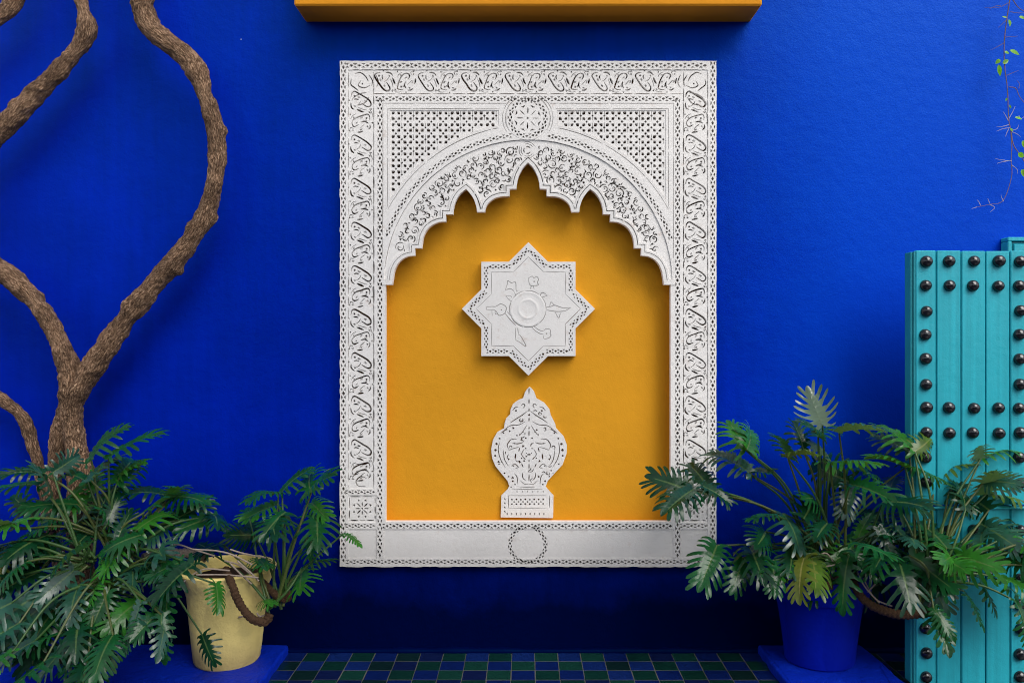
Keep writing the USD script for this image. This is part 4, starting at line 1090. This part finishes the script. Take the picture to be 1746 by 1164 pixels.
# --- big left plant
A2 = lambda x, y: (x / 2, 582 + y / 2)
lp = thing("philodendron", "big dark split-leaf plant at the far left, leaves cascading to the floor", "plant", (lc[0], lc[1], PH + .25))
lcrown = [PX(195, 930, -.42), PX(215, 950, -.45), PX(150, 960, -.50), PX(180, 1000, -.55)]
L_ = Plant(lp, 41, lcrown, -.45, 900, ["leaf_dark", "leaf_dark", "leaf_mid", "leaf_mid", "leaf_fresh"])
spec = [((312, 405), (415, 285), dict(mat_="leaf_mid")), ((370, 400), (536, 315), dict(mat_="leaf_mid")), ((400, 480), (512, 402), dict(mat_="leaf_fresh")), ((398, 482), (380, 420), dict(mat_="leaf_mid")), ((300, 480), (108, 440), dict(mat_="leaf_mid", wide=.8)),
        ((312, 475), (352, 408), dict(mat_="leaf_silver")), ((130, 490), (-10, 505), dict(mat_="leaf_mid")), ((180, 445), (222, 398), dict(mat_="leaf_silver")), ((150, 450), (40, 440), dict(mat_="leaf_dark")),
        ((262, 555), (90, 560), dict(mat_="leaf_mid")), ((312, 530), (160, 622), dict(mat_="leaf_fresh")), ((330, 510), (280, 440), dict()), ((100, 600), (-10, 662), dict(mat_="leaf_fresh")), ((55, 640), (20, 575), dict(mat_="leaf_silver")),
        ((232, 600), (130, 642), dict(mat_="leaf_mid")), ((590, 532), (742, 540), dict(mat_="leaf_mid", y=-.3)), ((582, 530), (660, 470), dict(mat_="leaf_mid", y=-.3)), ((580, 530), (480, 490), dict(mat_="leaf_dark", y=-.26)),
        ((600, 620), (550, 660), dict(y=-.3, mat_="leaf_silver")), ((740, 600), (632, 625), dict(y=-.28, mat_="leaf_mid")), ((730, 592), (785, 610), dict(y=-.28)), ((660, 560), (560, 580), dict(y=-.25, mat_="leaf_dark")),
        ((432, 690), (400, 772), dict(mat_="leaf_fresh")), ((480, 660), (352, 720), dict(mat_="leaf_mid")), ((470, 640), (540, 600), dict(mat_="leaf_fresh")), ((252, 780), (190, 852), dict(mat_="leaf_silver")), ((268, 830), (302, 935), dict(mat_="leaf_silver")),
        ((370, 850), (342, 965), dict(mat_="leaf_mid")), ((300, 700), (240, 765), dict()), ((480, 880), (412, 955), dict(mat_="leaf_fresh")), ((482, 890), (450, 1055), dict(mat_="leaf_silver", wide=.6)), ((545, 920), (492, 985), dict(mat_="leaf_mid")),
        ((550, 930), (580, 1085), dict(mat_="leaf_mid", wide=.6)), ((560, 925), (596, 1040), dict(mat_="leaf_silver", wide=.6)), ((620, 750), (508, 802), dict(mat_="leaf_mid")), ((660, 760), (560, 860), dict(mat_="leaf_dark")),
        ((590, 830), (630, 915), dict(mat_="leaf_mid", wide=.7)), ((735, 825), (770, 905), dict(mat_="leaf_fresh", y=-.46)), ((690, 1000), (752, 1090), dict(mat_="leaf_dark", y=-.47)),
        ((130, 860), (-10, 965), dict(mat_="leaf_silver")), ((60, 800), (0, 885), dict(mat_="leaf_silver")), ((92, 750), (20, 842), dict(mat_="leaf_mid")), ((182, 880), (95, 965), dict(mat_="leaf_silver")),
        ((120, 1020), (-5, 1115), dict(mat_="leaf_silver")), ((242, 1020), (150, 1140), dict(mat_="leaf_silver")), ((300, 1080), (360, 1165), dict()), ((65, 960), (-5, 1005), dict(mat_="leaf_silver")), ((385, 1000), (402, 1095), dict(mat_="leaf_mid", wide=.7)),
        ((205, 1000), (60, 1065), dict(mat_="leaf_mid")), ((40, 1060), (-30, 1150), dict()), ((270, 960), (330, 1040), dict(mat_="leaf_dark")), ((150, 1090), (80, 1190), dict(mat_="leaf_mid")), ((40, 890), (-40, 940), dict(mat_="leaf_silver")),
        ((320, 1000), (260, 1100), dict(mat_="leaf_dark")), ((20, 700), (60, 780), dict(mat_="leaf_yellow", label="yellowing leaf")), ((160, 660), (90, 720), dict(mat_="leaf_dark")), ((350, 1050), (290, 1140), dict(mat_="leaf_mid"))]
for J, T_e, kw in spec:
    L_.leaf(A2(*J), A2(*T_e), **kw)
rr_ = random.Random(57)
for k in range(52):
    t = rr_.uniform(-2.3, 3.4)
    rad = rr_.uniform(40, 170)
    J = (150 + rad * math.cos(t) * 1.0, 960 - rad * .75 * math.sin(t))
    if J[0] > 265 and J[1] > 950:
        continue
    e = rr_.uniform(28, 75); t2 = t + rr_.uniform(-.7, .7)
    lo = max(0, (J[1] - 900) / 400)
    L_.leaf(J, (J[0] + e * math.cos(t2), J[1] - e * math.sin(t2) + rr_.uniform(0, 30)), y=rr_.uniform(-.5, -.28) - lo * .4, mat_=rr_.choice(("leaf_dark", "leaf_dark", "leaf_mid", "leaf_mid", "leaf_fresh", "leaf_silver")))

# --- plant in the cream pot
mp_ = thing("potted_philodendron", "leggy split-leaf plant in the cream pot, one tip reaching over the white panel", "plant", (yc[0], yc[1], PH + .33))
mcrown = [PX(452, 1052, -.40), PX(482, 1022, -.34), PX(470, 1035, -.37)]
M_ = Plant(mp_, 77, mcrown, -.32, 1000, ["leaf_mid", "leaf_mid", "leaf_fresh", "leaf_dark"])
spec = [((962, 512), (1060, 430), dict(mat_="leaf_mid")), ((1062, 515), (1166, 432), dict(mat_="leaf_mid")), ((1060, 515), (1020, 450), dict(mat_="leaf_mid")), ((950, 520), (878, 520), dict(mat_="leaf_mid")), ((950, 555), (848, 592), dict(mat_="leaf_fresh")),
        ((975, 580), (930, 645), dict()), ((1062, 550), (1142, 582), dict(mat_="leaf_fresh")), ((1080, 590), (1122, 672), dict(mat_="leaf_mid")), ((1062, 670), (1082, 725), dict(mat_="leaf_mid")), ((1170, 655), (1246, 685), dict(mat_="leaf_fresh", wide=.5, L=.12)),
        ((1030, 770), (1138, 752), dict(mat_="leaf_mid", wide=.7)), ((1030, 780), (1062, 825), dict()), ((870, 660), (795, 640), dict(mat_="leaf_dark", y=-.2)), ((860, 640), (800, 590), dict(mat_="leaf_dark", y=-.2)), ((760, 690), (690, 720), dict(mat_="leaf_dark", y=-.2)),
        ((885, 742), (955, 738), dict(mat_="leaf_fresh", wide=.7)), ((900, 880), (955, 868), dict(mat_="leaf_fresh", L=.13)), ((720, 720), (640, 700), dict(mat_="leaf_dark", y=-.22)), ((930, 600), (990, 640), dict(mat_="leaf_dark"))]
for J, T_e, kw in spec:
    M_.leaf(A2(*J), A2(*T_e), lift=.03, **kw)
C4 = lambda x, y, yy: PX(200 + x / 4.157, 900 + y / 4.157, yy)
scaly_stem("stem", [C4(770, 290, -.27), C4(790, 345, -.38), C4(818, 410, -.428), C4(850, 500, -.43), C4(905, 590, -.43), C4(970, 650, -.44), C4(1050, 660, -.43), C4(1085, 600, -.42)], (.012, .015), mp_, seed=6)
scaly_stem("stem", [C4(1000, 350, -.24), C4(1120, 470, -.35), C4(1200, 500, -.36), C4(1215, 440, -.36)], (.011, .014), mp_, seed=7)
scaly_stem("stem", [C4(180, 210, -.35), C4(300, 165, -.30), C4(420, 175, -.26), C4(560, 180, -.22), C4(640, 215, -.2)], (.014, .017), mp_, "dry_root", seed=9)
for k, pl in enumerate(([(860, 630), (920, 620), (960, 640)], [(330, 150), (420, 115), (540, 150), (700, 200)], [(760, 230), (860, 260), (950, 330)], [(800, 150), (900, 180), (1060, 210)], [(450, 400), (520, 340), (620, 290), (800, 300)],
                        [(540, 150), (700, 160), (820, 190), (960, 260)], [(800, 250), (880, 330), (960, 400)], [(850, 230), (930, 300), (1010, 380)], [(560, 330), (760, 330), (1000, 350)], [(990, 600), (1010, 625), (1060, 610)])):
    scaly_stem("aerial_root", [C4(x, y, -.33 - .008 * k) for x, y in pl], .0034, mp_, "dry_root", k, False)

# ------------------------------------------------------------------ hanging thorny vine
B2 = lambda x, y, yy=-.09: PX(1500 + x / 2.91, y / 2.91, yy)
vine = thing("thorny_vine", "thin thorny vine with a few small green leaves hanging against the upper right wall", "vine", B2(640, 0))
def wire(name, pts, r0, r1, m_, parent):
    c = spline(np.array(pts), 6)
    (V, f), uv = tube(c, np.linspace(r0, r1, len(c)), 6)
    obj(name, (V, f), m_, parent, smooth=True)
wire("stem", [B2(680, -330), B2(655, -120), B2(645, 0), B2(630, 100), B2(618, 215), B2(620, 330), B2(633, 440), B2(640, 590), B2(650, 650), B2(655, 730), B2(652, 800), B2(655, 870), B2(630, 960), B2(600, 1005), B2(545, 1015), B2(480, 1028)], .0024, .0011, "vine_stem", vine)
wire("side_stem", [B2(650, 640), B2(662, 715), B2(690, 760), B2(716, 800), B2(760, 900)], .0022, .0014, "vine_stem", vine)
wire("side_stem", [B2(640, 432), B2(675, 440), B2(694, 480), B2(740, 540)], .002, .001, "vine_stem", vine)
wire("side_stem", [B2(660, 0), B2(690, 40), B2(740, 70)], .002, .0012, "vine_stem", vine)
th_ = [((640, 15), (590, 38), (520, 40)), ((600, 30), (580, 30), (545, 45)), ((635, 95), (610, 118), (588, 138)), ((615, 215), (580, 235), (550, 250)), ((625, 185), (650, 184), (685, 180)), ((630, 375), (660, 362), (690, 350)),
       ((648, 60), (690, 66), (720, 64)), ((640, 590), (660, 555), (672, 528)), ((638, 600), (622, 570), (612, 555)), ((645, 635), (610, 640), (580, 652)), ((640, 620), (610, 628), (580, 630)), ((650, 650), (680, 640), (690, 620)),
       ((655, 655), (680, 665), (700, 680)), ((640, 640), (628, 665), (625, 680)), ((655, 800), (610, 795), (572, 788)), ((640, 798), (600, 806), (582, 812)), ((655, 820), (680, 840), (684, 862)), ((615, 1000), (604, 980), (602, 968)),
       ((545, 1010), (540, 995), (535, 985)), ((545, 1015), (570, 1030), (548, 1052)), ((500, 1020), (490, 1000), (482, 992)), ((480, 1028), (468, 1032), (455, 1036)), ((690, 440), (692, 415), (680, 400)), ((690, 575), (700, 590), (716, 580))]
for q in th_:
    wire("thorn", [B2(*p) for p in q], .0016, .0006, "vine_thorn" if q[0][1] > 500 else "vine_stem", vine)
def oval(c, ax, L, W, m_, parent, seed):
    r = random.Random(seed)
    ax = unit(ax); n = unit(np.array([r.uniform(-.5, .5), -1, r.uniform(-.3, .6)])); n = unit(n - ax * (n @ ax)); b_ = np.cross(ax, n)
    V, f = [], []
    ts = np.linspace(0, 1, 8)
    for t in ts:
        w = W * .5 * math.sin(math.pi * min(1, t ** .8 + .001)) ** .8
        for s in (-1, 0, 1):
            V.append(c + ax * L * (t - .5) + b_ * w * s + n * (abs(s) * w * .25 - .15 * L * t * t))
    for i in range(7):
        for j in range(2):
            a0 = i * 3 + j
            f.append((a0, a0 + 1, a0 + 4, a0 + 3))
    obj("leaf", (np.array(V), np.array(f)), m_, parent, smooth=True, uv=np.array([[.02 * abs(k % 3 - 1), k / 24] for k in range(24)]))
for k, (x, y, dx, dy, L, W) in enumerate(((645, 115, 1, 3, 36, 22), (672, 260, 4, 1.4, 58, 24), (586, 306, -1, 1, 30, 20), (595, 350, .2, 1, 56, 22), (626, 306, 1, -.6, 38, 22), (632, 262, 1, .2, 26, 18),
                                          (690, 586, 2, .3, 40, 16), (702, 770, 1, .6, 36, 26), (716, 716, .3, 1, 40, 22), (714, 860, .5, 1, 44, 26), (655, 645, 1, 1, 20, 12), (620, 85, -1, -.3, 24, 10), (708, 88, 1, .2, 34, 18), (648, 530, .5, 1, 20, 9), (628, 495, -.3, 1, 18, 8))):
    s = 3.7 / F / 2.91
    oval(B2(x, y, -.095), np.array([dx, r_ * 0, -dy]), L * s, W * s, "vine_leaf", vine, k)
